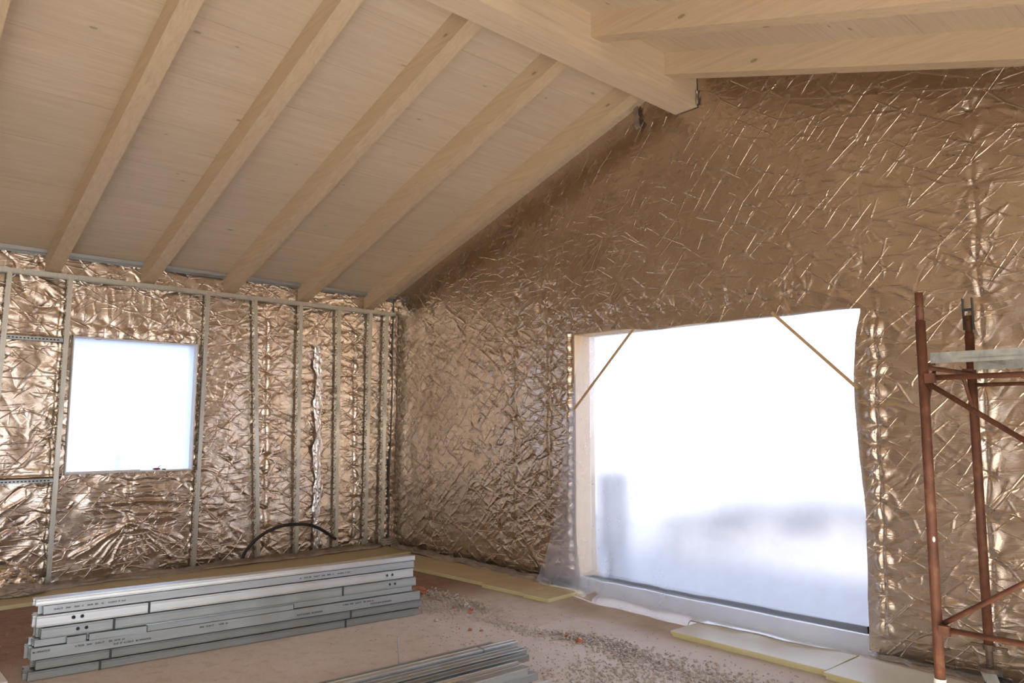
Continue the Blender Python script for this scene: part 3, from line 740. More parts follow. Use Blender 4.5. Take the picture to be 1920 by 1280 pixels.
# inner sheet hanging from the head, spreading onto the floor
def sheet(s, t):
    # t=0 top .. 1 bottom ; left edge sweeps outwards on the way down
    z = 2.652*(1-t)
    xl = float(np.interp(z, [0, .05, .8, 1.5, 1.9, 2.35, 2.7], [3.26, 3.255, 3.36, 3.50, 3.585, 3.68, 3.80]))
    xr = float(np.interp(z, [0, .3, 1.0, 2.0, 2.7], [6.74, 6.70, 6.68, 6.62, 6.60]))
    x = xl+(xr-xl)*s
    low = max(0, 1-z/.75)
    if z > .75: y = -.030-.015*math.sin(s*9)*math.sin(t*4)
    else: y = -.030-(.20+.12*math.sin(s*PI)+.02*math.sin(s*23+1))*low**1.6
    y -= .018
    y += .012*math.sin(s*38+t*5)*(.25+t)*math.exp(-((s-.96)/.05)**2)+.006*math.sin(s*60)*low
    y += .006*math.sin(s*55-6*t)*math.exp(-((s-.10)/.06)**2)*(1-t)
    z2 = max(z, .008)
    if z < .1 and 5.30 < x < 6.9: z2 = max(z2, .050)
    if z < .06: x += .02*math.sin(s*17); y += -.02*math.sin(s*31)*0.6
    return (x, y, z2)
o = cloth('plastic_sheet', 220, 110, sheet, M_film_in); tag(o, 'clear plastic sheet hanging inside the big opening and trailing on the floor', 'plastic sheet')
# two thin battens across the upper corners of the opening
def batten(p, q, lab):
    p = Vector(p); q = Vector(q); d = (q-p); L = d.length; bm = bmesh.new()
    box(bm, (-.006, -.012, 0), (.006, .012, L)); bmesh.ops.bevel(bm, geom=bm.edges[:], offset=.0015, segments=1)
    o = obj('wooden_batten', bm, M_batten); o.location = p; o.rotation_euler = d.to_track_quat('Z', 'Y').to_euler(); tag(o, lab, 'batten', 'corner battens of the opening')
M_batten = wood_mat('thin_batten', 2, (.58, .40, .21), (.42, .26, .12))
batten((3.672, -.080, 1.875), (4.50, -.080, 2.675), 'thin wooden batten slanting across the upper left corner of the big opening')
batten((6.685, -.080, 2.008), (5.99, -.080, 2.675), 'thin wooden batten slanting across the upper right corner of the big opening')
# floor track along the gable
bm = bmesh.new(); prism(bm, [(0, 0), (-.05, 0), (-.05, .04), (-.0485, .04), (-.0485, .0015), (0, .0015)], lambda u, v, t: (t, -.012+u, .001+v), 6.72, XR-.02)
tag(obj('base_track', bm, M_steel_d), 'grey metal track along the foot of the gable wall right of the opening', 'metal track')
bm = bmesh.new(); prism(bm, [(0, 0), (-.05, 0), (-.05, .04), (-.0485, .04), (-.0485, .0015), (0, .0015)], lambda u, v, t: (t, -.012+u, .001+v), .12, 3.5)
tag(obj('base_track', bm, M_steel_d), 'dark metal track along the foot of the gable wall left of the opening', 'metal track')

# crumpled membrane strips lying along the wall feet
def strip(name, path, wid, h, lab, seed, mate=None):
    r = random.Random(seed); pts = catmull(path, 14); n = len(pts); m = 14; vs = []
    f = [[r.uniform(-1, 1) for _ in range(n//3+3)] for _ in range(8)]
    def g(k, i):
        q = i/3; a = int(q); b = q-a; b = b*b*(3-2*b); return f[k][a]*(1-b)+f[k][a+1]*b
    for i, p in enumerate(pts):
        d = (pts[min(i+1, n-1)]-pts[max(i-1, 0)]).normalized(); s = Vector((-d.y, d.x, 0))
        w_ = wid*(1+.30*g(0, i))
        for j in range(m):
            t = j/(m-1)
            z = h*(.35+.65*math.sin(PI*t))*(1+.5*g(1+j % 5, i)) + .006*r.uniform(-1, 1)
            vs.append(p+s*(w_*(t-.5)+.03*g(6, i))+Vector((0, 0, max(.003, z if 0 < j < m-1 else .004))))
    me = bpy.data.meshes.new(name); me.from_pydata([tuple(v) for v in vs], [], [(i*m+j, i*m+j+1, (i+1)*m+j+1, (i+1)*m+j) for i in range(n-1) for j in range(m-1)])
    for p in me.polygons: p.use_smooth = True
    o = link(name, me, mate or M_memb); md = o.modifiers.new('s', 'SOLIDIFY'); md.thickness = .003
    return tag(o, lab, 'membrane strip')
strip('membrane_strip', [(.25, -5.6, .03), (.24, -5, .035), (.26, -4.4, .035), (.22, -3.8, .04), (.25, -3.0, .035), (.22, -2.3, .045), (.24, -1.5, .04), (.21, -.8, .045), (.24, -.3, .04)], .16, .045, 'crumpled grey membrane strip along the foot of the stud wall', 3)
strip('membrane_strip', [(.35, -.16, .04), (.9, -.15, .04), (1.5, -.17, .035), (2.1, -.14, .04), (2.7, -.16, .03), (3.3, -.15, .03)], .15, .04, 'crumpled grey membrane strip along the foot of the gable wall', 4)
def lump(name, loc, size, seed, mate, lab, cat, sub=4, amp=.5):
    bm = bmesh.new(); bmesh.ops.create_icosphere(bm, subdivisions=sub, radius=1); r = random.Random(seed)
    dirs = [(Vector((r.uniform(-1, 1), r.uniform(-1, 1), r.uniform(-1, 1))).normalized(), r.uniform(2, 9), r.uniform(0, 6)) for _ in range(14)]
    for v in bm.verts:
        q = v.co.copy(); k = sum(abs(math.sin(q.dot(d)*f+p))-.6 for d, f, p in dirs)/14*2.2
        v.co = Vector((q.x*size[0], q.y*size[1], max(q.z, -.55)*size[2]))*(1+amp*k)
    z = min(v.co.z for v in bm.verts)
    for v in bm.verts: v.co.z -= z
    o = obj(name, bm, mate, smooth=False); o.location = loc; return tag(o, lab, cat)
lump('crumpled_foil', (.25, -4.55, .04), (.11, .22, .16), 5, M_foil, 'crumpled heap of bronze foil on the floor at the foot of the stud wall', 'foil')
lump('membrane_offcut', (.42, -4.50, .042), (.10, .20, .07), 8, M_memb, 'crumpled brownish membrane offcut in front of the foil heap', 'membrane')
lump('crumpled_membrane', (.16, -.12, .04), (.09, .14, .06), 9, M_memb, 'crumpled grey membrane knot in the corner where the walls meet', 'membrane')

# ---------------------------------------------------------------- black hose
hp = [(.20, -2.215, .04), (.21, -2.20, .12), (.225, -2.16, .20), (.25, -2.075, .305), (.25, -1.927, .394), (.25, -1.76, .445), (.25, -1.58, .455), (.25, -1.364, .428), (.25, -1.175, .344), (.25, -.985, .215)]
bm = bmesh.new(); tube(bm, catmull(hp, 8), .020, 14, cap=False)
ends = [hp[-1]]
o = obj('black_hose', bm, M_tube, smooth=True); md = o.modifiers.new('s', 'SOLIDIFY'); md.thickness = .004
tag(o, 'bent black rubber hose arching up from the floor in front of the studs', 'hose')

# ---------------------------------------------------------------- foam boards on the floor
def board(x0, x1, y0, y1, th, lab, rz=0, top=None, name='insulation_board', z=.001):
    cx, cy = (x0+x1)/2, (y0+y1)/2; hx, hy = (x1-x0)/2, (y1-y0)/2
    o = empty(name, (cx, cy, z), rz); tag(o, lab, 'insulation board', 'yellow foam boards on the floor')
    bm = bmesh.new(); s = .010
    # lower half and upper half with shiplap step
    box(bm, (-hx+s, -hy+s, 0), (hx-s, hy-s, th*.5)); box(bm, (-hx, -hy, th*.5), (hx, hy, th-.0015))
    obj('foam_core', bm, M_foam, o)
    bm = bmesh.new(); box(bm, (-hx+.001, -hy+.001, th-.0014), (hx-.001, hy-.001, th)); obj('board_skin', bm, top or M_foamskin, o)
    return o
board(.17, .86, -3.2, -.16, .04, 'long yellow foam board behind the steel bundle stack, by the stud wall', .035)
board(.10, .79, -5.8, -3.215, .04, 'yellow foam board at the left edge of the photo beside the stud wall', .03)
board(.96, 2.90, -.76, -.20, .04, 'yellow foam board along the gable wall, running out of the corner', .075)
o = board(2.91, 3.52, -.72, -.20, .04, 'short middle foam board along the gable wall left of the opening', .075)
o = board(3.53, 3.88, -.71, -.19, .04, 'last foam board with a pale cut end, left of the plastic sheet', .075)
board(5.36, 6.665, -.735, -.215, .045, 'pale topped foam board half under the plastic sheet, right of the rubble', .0, M_foamblue)
board(6.675, 7.90, -.80, -.27, .045, 'foam board near the foot of the scaffold, right of the plastic sheet', -.02, M_foamblue)
bm = bmesh.new(); box(bm, (-.40, -.30, 0), (.40, .30, .012)); bmesh.ops.bevel(bm, geom=bm.edges[:], offset=.003)
o = obj('white_board', bm, M_white); o.location = (2.72, -5.275, .001); o.rotation_euler = (0, 0, .02); tag(o, 'corner of a white board lying on the floor at the bottom left edge', 'board')
# lifted strip near the scaffold foot
strip('membrane_strip', [(6.72, -.20, .05), (7.1, -.22, .05), (7.5, -.22, .045), (8.0, -.2, .03)], .05, .02, 'thin curled membrane strip between the foam board and the right base track', 11)

# ---------------------------------------------------------------- steel profile bundles
ux, uy = .0857, .9963     # direction of the stack in plan
ANG = math.atan2(.0857, 1)
def text_mesh(s, h, parent, y, z, x=.0013, sx=1.0, M=None):
    cu = bpy.data.curves.new('t', 'FONT'); cu.body = s; cu.size = h; cu.extrude = .0002; cu.offset = .0007; cu.resolution_u = 1
    tmp = bpy.data.objects.new('t', cu); C.objects.link(tmp); bpy.context.view_layer.update()
    me = bpy.data.meshes.new_from_object(tmp.evaluated_get(bpy.context.evaluated_depsgraph_get()))
    bpy.data.objects.remove(tmp); me.name = 'printed_text'
    Mx = M or Matrix.Translation((x, y, z)) @ Matrix(((0, 0, 1, 0), (sx, 0, 0, 0), (0, 1, 0, 0), (0, 0, 0, 1)))
    b2 = bmesh.new(); b2.from_mesh(parent.data); n0 = len(b2.faces); me.transform(Mx); b2.from_mesh(me); b2.faces.ensure_lookup_table()
    if parent.data.materials[-1] != M_ink: parent.data.materials.append(M_ink)
    k = len(parent.data.materials)-1
    for f in b2.faces[n0:]: f.material_index = k
    b2.to_mesh(parent.data); b2.free(); bpy.data.meshes.remove(me)
def chan(h, dep, L, lip=.008, t=.0016, ribs=True, openb=True):
    """C channel lying on its side: web at x=0 (faces +x), flanges towards -x, along +y"""
    bm = bmesh.new(); lo = [(0, 0), (0, h), (-dep, h), (-dep, h-lip), (-dep+t, h-lip), (-dep+t, h-t), (-t, h-t), (-t, t), (-dep+t, t), (-dep+t, lip), (-dep, lip), (-dep, 0)]
    if ribs:   # rolled edge beads on the web
        lo = [(-.009, 0), (-.001, .003), (.001, .006), (.001, .010), (-.003, .015), (-.003, h-.018), (.001, h-.012), (.001, h-.007), (-.008, h-.001), (-.012, h)]+lo[2:]
    prism(bm, lo, lambda u, v, tt: (u, tt, v*(1-.05)), 0, L); return bm
def bundle(z, h, y0, y1, lab, off=0, n=3, straps=(), holes=(), text=(), style='C', jit=1, dep=.042, shade=None, seed=0):
    r = random.Random(seed+int(z*1000))
    x0 = 3.180+.0857*(y0+4.864)+off
    o = empty('profile_bundle', (x0, y0, z), -ANG); tag(o, lab, 'steel profiles', 'bundles of galvanised profiles in the long stack')
    o.rotation_euler.y = {2: -.008, 4: -.015, 5: -.01, 6: -.035, 7: -.03, 8: -.05}.get(seed, 0)
    L = (y1-y0)/math.cos(ANG)
    mt = shade or M_steel
    for k in range(n):
        dy = 0 if k == 0 else r.uniform(-.035, .0)*jit
        if style == 'C': bm = chan(h, dep, L)
        else: bm = chan(h, dep, L, lip=.003, ribs=False)
        p = obj('profile', bm, mt, o); p.location = (-k*(dep+.003), dy, 0)
        if k == 0: front = p
    for ys in straps:
        yy = (ys-y0)/math.cos(ANG); W = n*(dep+.003)
        bm = bmesh.new()
        for a, b in (((0.0004, yy-.008, -.001), (.0025, yy+.008, h+.0015)), ((-W, yy-.008, h+.0002), (.0025, yy+.008, h+.002)), ((-W-.002, yy-.008, -.001), (-W, yy+.008, h+.002))): box(bm, a, b)
        obj('strap', bm, M_strap, o)
    for hy in holes:
        yy = (hy-y0)/math.cos(ANG)
        bm = bmesh.new(); q = []
        for rr, xx in ((.0135, .0004), (.0115, .0022), (.0105, .0004)): q.append([bm.verts.new((xx, yy+rr*math.cos(a*PI/10), h*.52+rr*math.sin(a*PI/10))) for a in range(20)])
        for a_, b_ in zip(q, q[1:]):
            for i in range(20): bm.faces.new((a_[i], a_[(i+1) % 20], b_[(i+1) % 20], b_[i]))
        obj('hole_rim', bm, M_steel, front)
        bm = bmesh.new(); bm.faces.new([bm.verts.new((.0005, yy+.0112*math.cos(a*PI/10), h*.52+.0112*math.sin(a*PI/10))) for a in range(20)]); obj('service_hole', bm, M_dark, front)
    for s, hh, ty, tz, mir in text:
        text_mesh(s, hh, front, ty-y0, tz, .0013, 1.0)
    return o
T1 = 'U 75/35   3000   12-06-17      EN  14195  A1'; T2 = 'DoP  IT  011/2013   M.19F3007275'
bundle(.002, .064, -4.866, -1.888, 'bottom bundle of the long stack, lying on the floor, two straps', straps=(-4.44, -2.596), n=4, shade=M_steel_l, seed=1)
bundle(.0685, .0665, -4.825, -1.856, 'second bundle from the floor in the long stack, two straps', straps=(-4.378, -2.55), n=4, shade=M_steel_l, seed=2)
bundle(.1375, .078, -4.858, -1.880, 'bundle with two lines of printed text, third from the floor', n=4, off=.004, seed=3, style='U',
       text=[('M.19F3007275', .017, -4.85, .045, 0), (T1, .017, -4.60, .045, 0), (T2, .017, -4.36, .020, 0), ('3000   12-06-17        14195   A1', .016, -3.78, .045, 0), ('DoP IT 011/2013   M.19F3007275', .016, -3.02, .022, 0), ('U 75/35   3000   12-06-17     EN  14195  A1', .016, -2.62, .047, 0), ('DoP IT 011/2013  M.19F3007275', .015, -2.36, .022, 0)])
bundle(.218, .044, -4.838, -1.948, 'thin dark bundle in the middle of the long stack, under the drilled bundles', off=-.02, n=3, style='U', seed=4)
bundle(.265, .076, -4.806, -1.921, 'lower of the two drilled bundles with pairs of round holes and straps', straps=(-4.366, -2.628), holes=(-4.59, -4.538, -2.184, -2.132), n=4, seed=5)
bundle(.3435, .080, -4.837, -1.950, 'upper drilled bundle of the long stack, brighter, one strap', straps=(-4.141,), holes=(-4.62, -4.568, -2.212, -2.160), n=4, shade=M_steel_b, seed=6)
bundle(.4260, .058, -4.800, -1.935, 'printed narrow bundle just under the topmost one in the long stack', off=-.012, n=3, style='U', shade=M_steel_d, seed=7,
       text=[('12-06-17    3000     75/35   U     14195   EN     A1      011/2013  IT  DoP', .015, -4.74, .022, 0), ('A1    14195  EN     12-06-17    3000    75/35    U        011/2013   IT  DoP', .015, -3.0, .022, 0)])
bundle(.4865, .047, -4.848, -1.933, 'topmost bundle of the long stack, bright with a lipped edge', n=3, off=0, shade=M_steel_b, seed=8)
# short offcuts lying on the printed bundle in front
def offcut(name, y0, L, z, h, off, lab, rz=0, dark_end=True):
    x0 = 3.180+.0857*(y0+4.864)+off
    o = empty(name, (x0, y0, z), -ANG+rz); tag(o, lab, 'steel offcut', 'short profile offcuts on the long stack')
    p = obj('profile', chan(h, .035, L, ribs=False), M_steel, o)
    bm = bmesh.new(); box(bm, (.0, L-.006, 0), (.0012, L, h)); obj('cut_edge', bm, M_strap, o)
    return o
offcut('steel_offcut', -4.655, .12, .2165, .045, .020, 'short steel offcut at the left of the middle ledge of the stack')
offcut('steel_offcut', -4.52, .37, .2165, .045, .014, 'longer tilted steel offcut with a small round hole on the stack ledge', -.03)
offcut('steel_offcut', -4.15, 1.1, .2165, .040, .006, 'long narrow steel offcut on the ledge right of the short ones')

# second, lower stack in front: channels lying web up
def flat(xc, wdt, z, h, yend, lab, L=3.0, mt=None, marks=(), seed=0):
    o = empty('steel_channel', (xc, yend, z), -.035); tag(o, lab, 'steel channel', 'channels of the low stack in front')
    bm = bmesh.new(); w2 = wdt/2; t = .0016; r = .003
    pts = [(-w2, 0), (-w2, h-r), (-w2+r, h), (-w2*.55, h), (-w2*.5, h-.0025), (w2*.5, h-.0025), (w2*.55, h), (w2-r, h), (w2, h-r), (w2, 0), (w2-.008, 0), (w2-.008, t), (w2-t, t), (w2-t, h-t-.003), (-w2+t, h-t-.003), (-w2+t, t), (-w2+.008, t), (-w2+.008, 0)]
    prism(bm, pts, lambda u, v, tt: (u, tt, v), -L, 0); obj('profile', bm, mt or M_steel, o)
    for (d, ww) in marks:
        bm = bmesh.new(); box(bm, (-w2-.001, -d-.008, h*.0), (w2+.001, -d+.008, h+.0018)); obj('strap', bm, M_steel_d, o)
    return o
cols = [(4.905, .050, -2.27), (4.975, .075, -2.13), (5.065, .075, -2.16), (5.155, .075, -2.20), (5.25, .080, -2.28), (5.35, .080, -2.40), (5.45, .080, -2.45), (5.56, .095, -2.50), (5.665, .075, -2.40), (5.76, .075, -2.36)]
nm = ['rearmost column', 'second column from the rear', 'third column from the rear', 'fourth column from the rear', 'fifth column from the rear', 'sixth column from the rear', 'seventh column from the rear', 'wide column under the printed channel', 'second column from the front', 'front column']
LV = {0: 'bottom', 1: 'middle', 2: 'top'}
for i, (x, w0, ye) in enumerate(cols):
    for k in range(3 if i < 8 else (2 if i < 9 else 1)):
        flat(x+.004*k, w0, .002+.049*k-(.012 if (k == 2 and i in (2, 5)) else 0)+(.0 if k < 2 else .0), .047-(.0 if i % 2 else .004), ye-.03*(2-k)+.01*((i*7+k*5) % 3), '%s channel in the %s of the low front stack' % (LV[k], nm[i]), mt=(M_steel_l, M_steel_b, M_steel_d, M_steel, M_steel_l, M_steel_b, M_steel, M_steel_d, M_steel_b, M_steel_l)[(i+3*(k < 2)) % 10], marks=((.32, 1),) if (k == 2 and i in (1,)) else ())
o = flat(5.575, .10, .1515, .045, -2.58, 'single printed channel lying on top of the low front stack')
text_mesh('U 75/35  3000  12-06-17  EN 14195', .020, o.children[0], 0, 0, M=Matrix.Translation((-.02, -.75, .0435)) @ Matrix(((0, -1, 0, 0), (1, 0, 0, 0), (0, 0, 1, 0), (0, 0, 0, 1))))
text_mesh('DoP IT 011/2013  M.19F3007275', .020, o.children[0], 0, 0, M=Matrix.Translation((.018, -.80, .0435)) @ Matrix(((0, -1, 0, 0), (1, 0, 0, 0), (0, 0, 1, 0), (0, 0, 0, 1))))
bm = bmesh.new(); box(bm, (-.022, -.5, 0), (.022, 0, .02)); bmesh.ops.bevel(bm, geom=bm.edges[:], offset=.002)
o = obj('wood_lath', bm, M_jamb); o.location = (5.46, -2.95, .1515); o.rotation_euler = (0, 0, -.03); tag(o, 'pale wooden lath lying among the channels of the low front stack', 'lath')
# thin rod standing by the low stack
bm = bmesh.new(); tube(bm, [(0, 0, 0), (-.004, -.012, .20)], .0045, 8); tube(bm, [(0, 0, 0), (0, 0, .02)], .008, 8)
o = obj('steel_rod', bm, M_steel_d); o.location = (4.50, -2.80, .0); tag(o, 'thin steel rod sticking up from the floor between the two stacks', 'rod')

# ---------------------------------------------------------------- scaffold tower
sf = empty('scaffold_tower', (8.6, -1.2, 0)); tag(sf, 'rusty red steel scaffold tower on casters at the right edge', 'scaffold')
SXL, SXR, SYF, SYB = 7.665, 9.50, -1.52, -.72
inv = Matrix.Translation((-8.6, 1.2, 0))
def sp(pts, r, name, mt=M_rust, n=14, radii=None):
    bm = bmesh.new(); tube(bm, [inv @ Vector(p) for p in pts], r, n, radii=radii); return obj(name, bm, mt, sf, smooth=False)
def smooth_cyl(o):
    for p in o.data.polygons: p.use_smooth = len(p.vertices) == 4
    return o
for x in (SXL, SXR):
    for y in (SYF, SYB):
        zb = .42 if y == SYB else .39
        smooth_cyl(sp([(x, y, zb), (x, y, 2.30)], .026, 'post'))
        if y == SYF or x == SXR: smooth_cyl(sp([(x, y, 2.29), (x, y, 2.46)], .021, 'spigot'))
        else:
            smooth_cyl(sp([(x, y, 2.29), (x, y, 2.41)], .021, 'spigot'))
            bm = bmesh.new()
            for s in (-1, 1): box(bm, tuple(inv @ Vector((x+s*.026-.003, y-.015, 2.32))), tuple(inv @ Vector((x+s*.026+.003, y+.015, 2.52))))
            box(bm, tuple(inv @ Vector((x-.025, y-.012, 2.44))), tuple(inv @ Vector((x+.025, y+.012, 2.455)))); obj('spigot_fork', bm, M_strap, sf)
        bm = bmesh.new()  # pin hole
        b0 = inv @ Vector((x, y-.0265 if y == SYF else y-.0265, 2.36))
        bmesh.ops.create_circle(bm, cap_ends=True, segments=12, radius=.006, matrix=Matrix.Translation(inv @ Vector((x, y-.0213, 2.38))) @ Matrix.Rotation(PI/2, 4, 'X')); obj('pin_hole', bm, M_dark, sf)
for x in (SXL, SXR):      # end frame rungs, gussets
    smooth_cyl(sp([(x, SYF+.02, 2.045), (x, SYB-.02, 2.045)], .014, 'rung', n=10))
    for y, s in ((SYF, 1), (SYB, -1)):
        smooth_cyl(sp([(x, y+s*.17, 2.035), (x, y+s*.02, 1.83)], .011, 'gusset', n=8))
    smooth_cyl(sp([(x, SYF+.02, .60), (x, SYB-.02, .60)], .014, 'rung', n=10)) if x == SXR else None
for y, z in ((SYF, 1.985), (SYB, 1.975), (SYF, .665)):     # long ledgers
    smooth_cyl(sp([(SXL+.025, y-.012, z), (SXR-.025, y-.012, z)], .015 if y == SYF else .012, 'ledger', n=10))
smooth_cyl(sp([(SXL+.03, SYF-.03, 1.955), (SXR-.03, SYF-.03, .72)], .014, 'brace', n=10))
smooth_cyl(sp([(SXL+.03, SYF+.005, .69), (SXR-.03, SYF+.005, 1.93)], .014, 'brace', n=10))
for z in (1.985, .665):   # flattened brace ends with pins
    bm = bmesh.new(); box(bm, tuple(inv @ Vector((SXL+.02, SYF-.045, z-.03))), tuple(inv @ Vector((SXL+.07, SYF-.012, z+.022)))); bmesh.ops.bevel(bm, geom=bm.edges[:], offset=.004); obj('brace_bracket', bm, M_rust, sf)
def caster(x, y, zt, white=False):
    sc_ = smooth_cyl(sp([(x, y, .30), (x, y, zt+.01)], .019, 'screw_jack', M_jack))
    bm = bmesh.new()
    for k in range(9): bmesh.ops.create_cone(bm, cap_ends=True, segments=14, radius1=.021, radius2=.021, depth=.004, matrix=inv @ Matrix.Translation((x, y, .305+k*.012)))
    obj('thread', bm, M_jack, sf)
    bm = bmesh.new(); box(bm, tuple(inv @ Vector((x-.095, y-.012, zt-.012))), tuple(inv @ Vector((x+.095, y+.012, zt+.002))))
    bmesh.ops.create_cone(bm, cap_ends=True, segments=16, radius1=.03, radius2=.034, depth=.035, matrix=inv @ Matrix.Translation((x, y, zt-.008))); obj('wing_nut', bm, M_jack, sf)
    bm = bmesh.new(); bmesh.ops.create_cone(bm, cap_ends=True, segments=20, radius1=.065, radius2=.060, depth=.022, matrix=inv @ Matrix.Translation((x, y, .287))); obj('swivel_plate', bm, M_jack, sf)
    bm = bmesh.new()
    for s in (-1, 1):
        P = [(x+.04, .277), (x-.045, .277), (x+.030, .12), (x+.065, .09), (x+.095, .13)]
        a = [bm.verts.new(inv @ Vector((px, y+s*.036, pz))) for px, pz in P]; b = [bm.verts.new(inv @ Vector((px, y+s*.040, pz))) for px, pz in P]
        bm.faces.new(a); bm.faces.new(b[::-1])
        for i in range(5): bm.faces.new((a[i], b[i], b[(i+1) % 5], a[(i+1) % 5]))
    bmesh.ops.recalc_face_normals(bm, faces=bm.faces[:]); obj('caster_fork', bm, M_zinc, sf)
    bm = bmesh.new(); ring = []
    prof = [(.055, -.026), (.100, -.026), (.119, -.021), (.125, -.010), (.125, .010), (.119, .021), (.100, .026), (.055, .026)]
    for i in range(28):
        a = 2*PI*i/28; ring.append([bm.verts.new(inv @ Vector((x+.065+r*math.cos(a), y+d, .1255+r*math.sin(a)))) for r, d in prof])
    for i in range(28):
        for k in range(8): bm.faces.new((ring[i][k], ring[(i+1) % 28][k], ring[(i+1) % 28][(k+1) % 8], ring[i][(k+1) % 8]))
    bmesh.ops.recalc_face_normals(bm, faces=bm.faces[:]); wl = obj('caster_wheel', bm, M_tube, sf, smooth=True)
    bm = bmesh.new(); bmesh.ops.create_cone(bm, cap_ends=True, segments=20, radius1=.055, radius2=.055, depth=.046, matrix=inv @ Matrix.Translation((x+.065, y, .1255)) @ Matrix.Rotation(PI/2, 4, 'X'))
    bmesh.ops.create_cone(bm, cap_ends=True, segments=12, radius1=.012, radius2=.012, depth=.10, matrix=inv @ Matrix.Translation((x+.065, y, .1255)) @ Matrix.Rotation(PI/2, 4, 'X')); obj('wheel_hub', bm, M_zinc, sf)
for x in (SXL, SXR):
    caster(x, SYB, .42); caster(x, SYF, .35)
bm = bmesh.new(); bmesh.ops.create_cone(bm, cap_ends=True, segments=18, radius1=.033, radius2=.030, depth=.06, matrix=inv @ Matrix.Translation((SXL, SYF, .375)))
tube(bm, [inv @ Vector(p) for p in ((SXL+.02, SYF-.02, .37), (SXL+.07, SYF-.03, .360), (SXL+.11, SYF-.03, .352))], .009, 8); tag(obj('tape_collar', bm, M_white, sf), 'white tape collar')
bm = bmesh.new(); bmesh.ops.create_uvsphere(bm, u_segments=12, v_segments=8, radius=.016); bmesh.ops.scale(bm, vec=(.5, .3, 1), verts=bm.verts)
o = obj('paint_chip', bm, M_white, sf, smooth=True); o.location = inv @ Vector((SXL+.014, SYF-.021, 1.125))
# deck plank: galvanised hooked platform
dk = empty('scaffold_deck', (8.6, -1.2, 2.06)); tag(dk, 'weathered galvanised steel deck lying on the rungs of the scaffold', 'scaffold deck')
DKM = Matrix.Translation((-8.6, 1.2, -2.06))
bm = bmesh.new()
def db(a, b): box(bm, tuple(DKM @ Vector(a)), tuple(DKM @ Vector(b)))
db((SXL+.03, SYF+.03, 2.118), (SXR-.03, SYB-.05, 2.124)); obj('deck_plate', bm, M_zinc, dk)
for y in (SYF+.03, SYB-.056):
    bm = bmesh.new(); db((SXL+.03, y, 2.066), (SXR-.03, y+.006, 2.118)); obj('side_rail', bm, M_zinc, dk)
for k in range(4):
    bm = bmesh.new(); db((SXL+.17+k*.45, SYF+.05, 2.085), (SXL+.20+k*.45, SYB-.07, 2.117)); obj('cross_rib', bm, M_zinc, dk)
bm = bmesh.new(); db((SXL+.17, SYF+.022, 2.064), (SXR-.17, SYF+.030, 2.082)); obj('rail_lip', bm, M_zinc, dk)
for x in (SXL, SXR):
    for y in (SYF+.06, SYB-.10):
        bm = bmesh.new(); db((x-.018, y, 2.058), (x+.034, y+.03, 2.072)); db((x-.022, y, 2.03), (x-.015, y+.03, 2.072)); obj('deck_hook', bm, M_rust, dk)

# ---------------------------------------------------------------- rubble
def pebble(bm, p, r, rnd):
    v0 = len(bm.verts); M_ = Matrix.Translation(p) @ Matrix.Rotation(rnd.uniform(0, 6.3), 4, 'Z') @ Matrix.Rotation(rnd.uniform(-.6, .6), 4, 'X') @ Matrix.Diagonal((r*rnd.uniform(.7, 1.5), r*rnd.uniform(.6, 1.1), r*rnd.uniform(.4, .8), 1))
    ret = bmesh.ops.create_icosphere(bm, subdivisions=1, radius=1)
    for v in ret['verts']: v.co = M_ @ (v.co*rnd.uniform(.75, 1.2))
def pile(lab, spots, n, seed, rmax=.014, mate=None):
    rnd = random.Random(seed); bm = bmesh.new()
    tmpl = bmesh.new()
    for _ in range(n):
        cx, cy, sx, sy, rot, hh = rnd.choices(spots, [s[2]*s[3] for s in spots])[0]
        a, b = rnd.gauss(0, .45), rnd.gauss(0, .45); x = cx+a*sx*math.cos(rot)-b*sy*math.sin(rot); y = cy+a*sx*math.sin(rot)+b*sy*math.cos(rot)
        h = hh*math.exp(-(a*a+b*b)*2.5)*rnd.random(); r = rmax*rnd.uniform(.2, 1)**1.6+.002
        pebble(bm, (x, y, h+r*.3), r, rnd)
    o = obj('rubble', bm, mate or M_rubble); return tag(o, lab, 'rubble', kind='stuff')
pile('grey gravel scattered between the long stack and the foam boards', [(3.0, -1.32, .5, .22, .1, .03), (3.55, -1.36, .40, .18, .1, .035), (3.2, -1.6, .6, .25, 0, .0)], 1300, 21)
pile('grey gravel heap in the middle of the floor in front of the plastic sheet', [(4.95, -1.33, .45, .16, .25, .035), (5.4, -1.35, .5, .18, -.2, .03), (4.3, -1.52, .6, .12, 0, .0)], 1500, 22)
pile('grey gravel spread toward the bottom edge right of the low stack', [(6.0, -1.40, .7, .35, -.1, .012), (5.7, -1.9, .6, .4, 0, .004), (6.6, -1.3, .6, .3, 0, .01)], 1700, 23)
pile('fine loose grit sprinkled over the dusty floor', [(4.6, -2.0, 1.8, .9, 0, 0), (6.0, -1.3, 1.4, .7, 0, 0), (2.2, -4.3, .7, .8, 0, 0)], 1300, 24, .007)
rnd = random.Random(5)
def frag(x, y, r, mt, name, lab, cat, grp):
    bm = bmesh.new(); pebble(bm, (0, 0, r*.35), r, rnd); o = obj(name, bm, mt); o.location = (x, y, 0); tag(o, lab, cat, grp)
for x, y, r in ((2.62, -1.30, .05), (2.80, -1.38, .045), (3.00, -1.30, .035)):
    frag(x, y, r, M_brick, 'brick_fragment', 'red brick crumb beside the right end of the long steel stack', 'brick fragment', 'brick crumbs by the long stack')
for x, y, r in ((3.62, -1.42, .030), (3.70, -1.50, .024), (3.45, -1.5, .02)):
    frag(x, y, r, M_brick, 'brick_fragment', 'red brick crumb in the gravel between long stack and pale board end', 'brick fragment', 'brick crumbs in the left gravel')
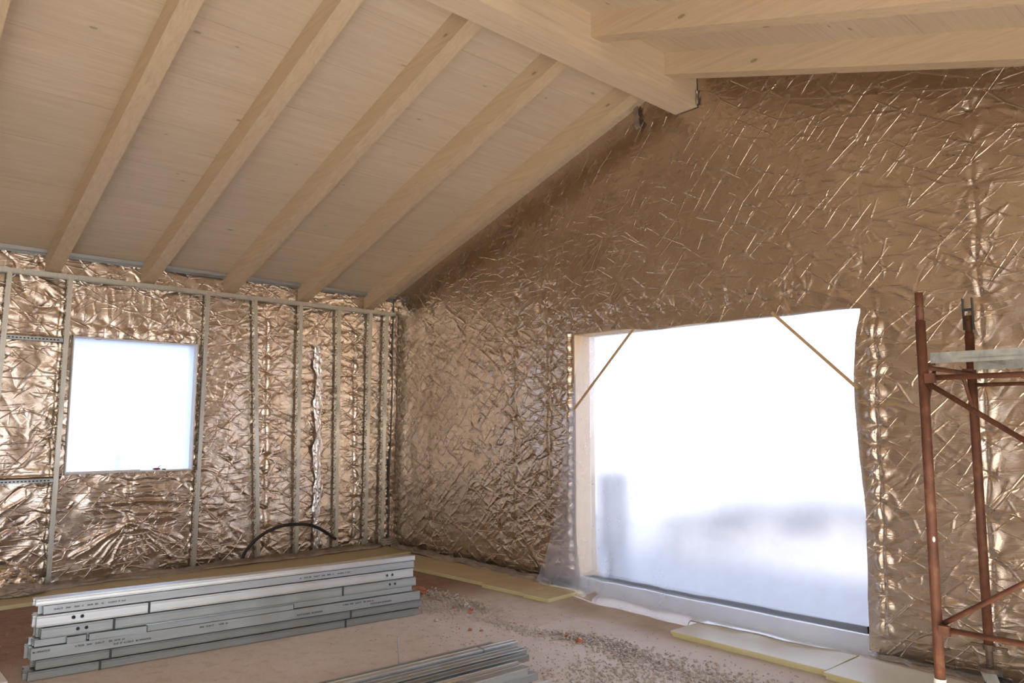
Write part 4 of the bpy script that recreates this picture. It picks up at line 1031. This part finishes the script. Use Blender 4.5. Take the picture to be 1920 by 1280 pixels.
for x, y, r in ((4.80, -1.37, .035), (4.98, -1.42, .040), (5.22, -1.28, .028), (4.62, -1.50, .014)):
    frag(x, y, r, M_brick, 'brick_fragment', 'red brick crumb in the gravel heap before the plastic sheet', 'brick fragment', 'brick crumbs in the middle gravel')
for x, y, r in ((4.15, -1.86, .020), (4.22, -1.80, .016), (4.05, -1.90, .012)):
    frag(x, y, r, M_brick, 'brick_fragment', 'small orange brick crumb on the bare floor behind the low stack', 'brick fragment', 'brick crumbs on the bare floor')
frag(5.42, -1.22, .030, M_pale, 'pale_stone', 'pale stone chip at the right end of the middle gravel heap', 'stone', None)
frag(5.38, -1.68, .022, M_pale, 'pale_stone', 'white pebble on the bare floor in front of the middle gravel heap', 'stone', None)
frag(3.50, -1.38, .038, M_pale, 'pale_stone', 'grey stone on the gravel beside the long stack', 'stone', None)
frag(1.75, -4.55, .030, M_pale, 'pale_stone', 'pale chip on the red earth left of the long stack', 'stone', None)
frag(3.72, -1.9, .030, M_rubble, 'mortar_lump', 'grey mortar lump on the floor off the right end of the long stack', 'mortar', None)
# ---------------------------------------------------------------- outside the opening, seen blurred through the film
def mound(pts, name, lab, cat, mt):
    bm = bmesh.new(); rn = random.Random(2)
    for (x, y, z, sx, sy, sz) in pts:
        r_ = bmesh.ops.create_icosphere(bm, subdivisions=3, radius=1)
        for v in r_['verts']: v.co = Vector((x+v.co.x*sx, y+v.co.y*sy, z+v.co.z*sz))*(1+.01*rn.random())
    o = obj(name, bm, mt, smooth=True); tag(o, lab, cat)
mound([(.75, 5.9, -.25, .5, .5, .28), (1.5, 6.9, -.25, .9, .8, .50), (2.5, 7.9, -.25, 1.1, .9, .52), (3.6, 9.0, -.25, 1.2, 1.0, .50)], 'soil_mound', 'long dark mound outside, blurred behind the big plastic sheet', 'soil mound', M_mound)
bm = bmesh.new(); box(bm, (1.75, 2.35, -.26), (2.1, 2.6, 1.0)); tag(obj('outdoor_pillar', bm, M_pillar), 'blurred dark upright outside near the left of the big opening', 'pillar')
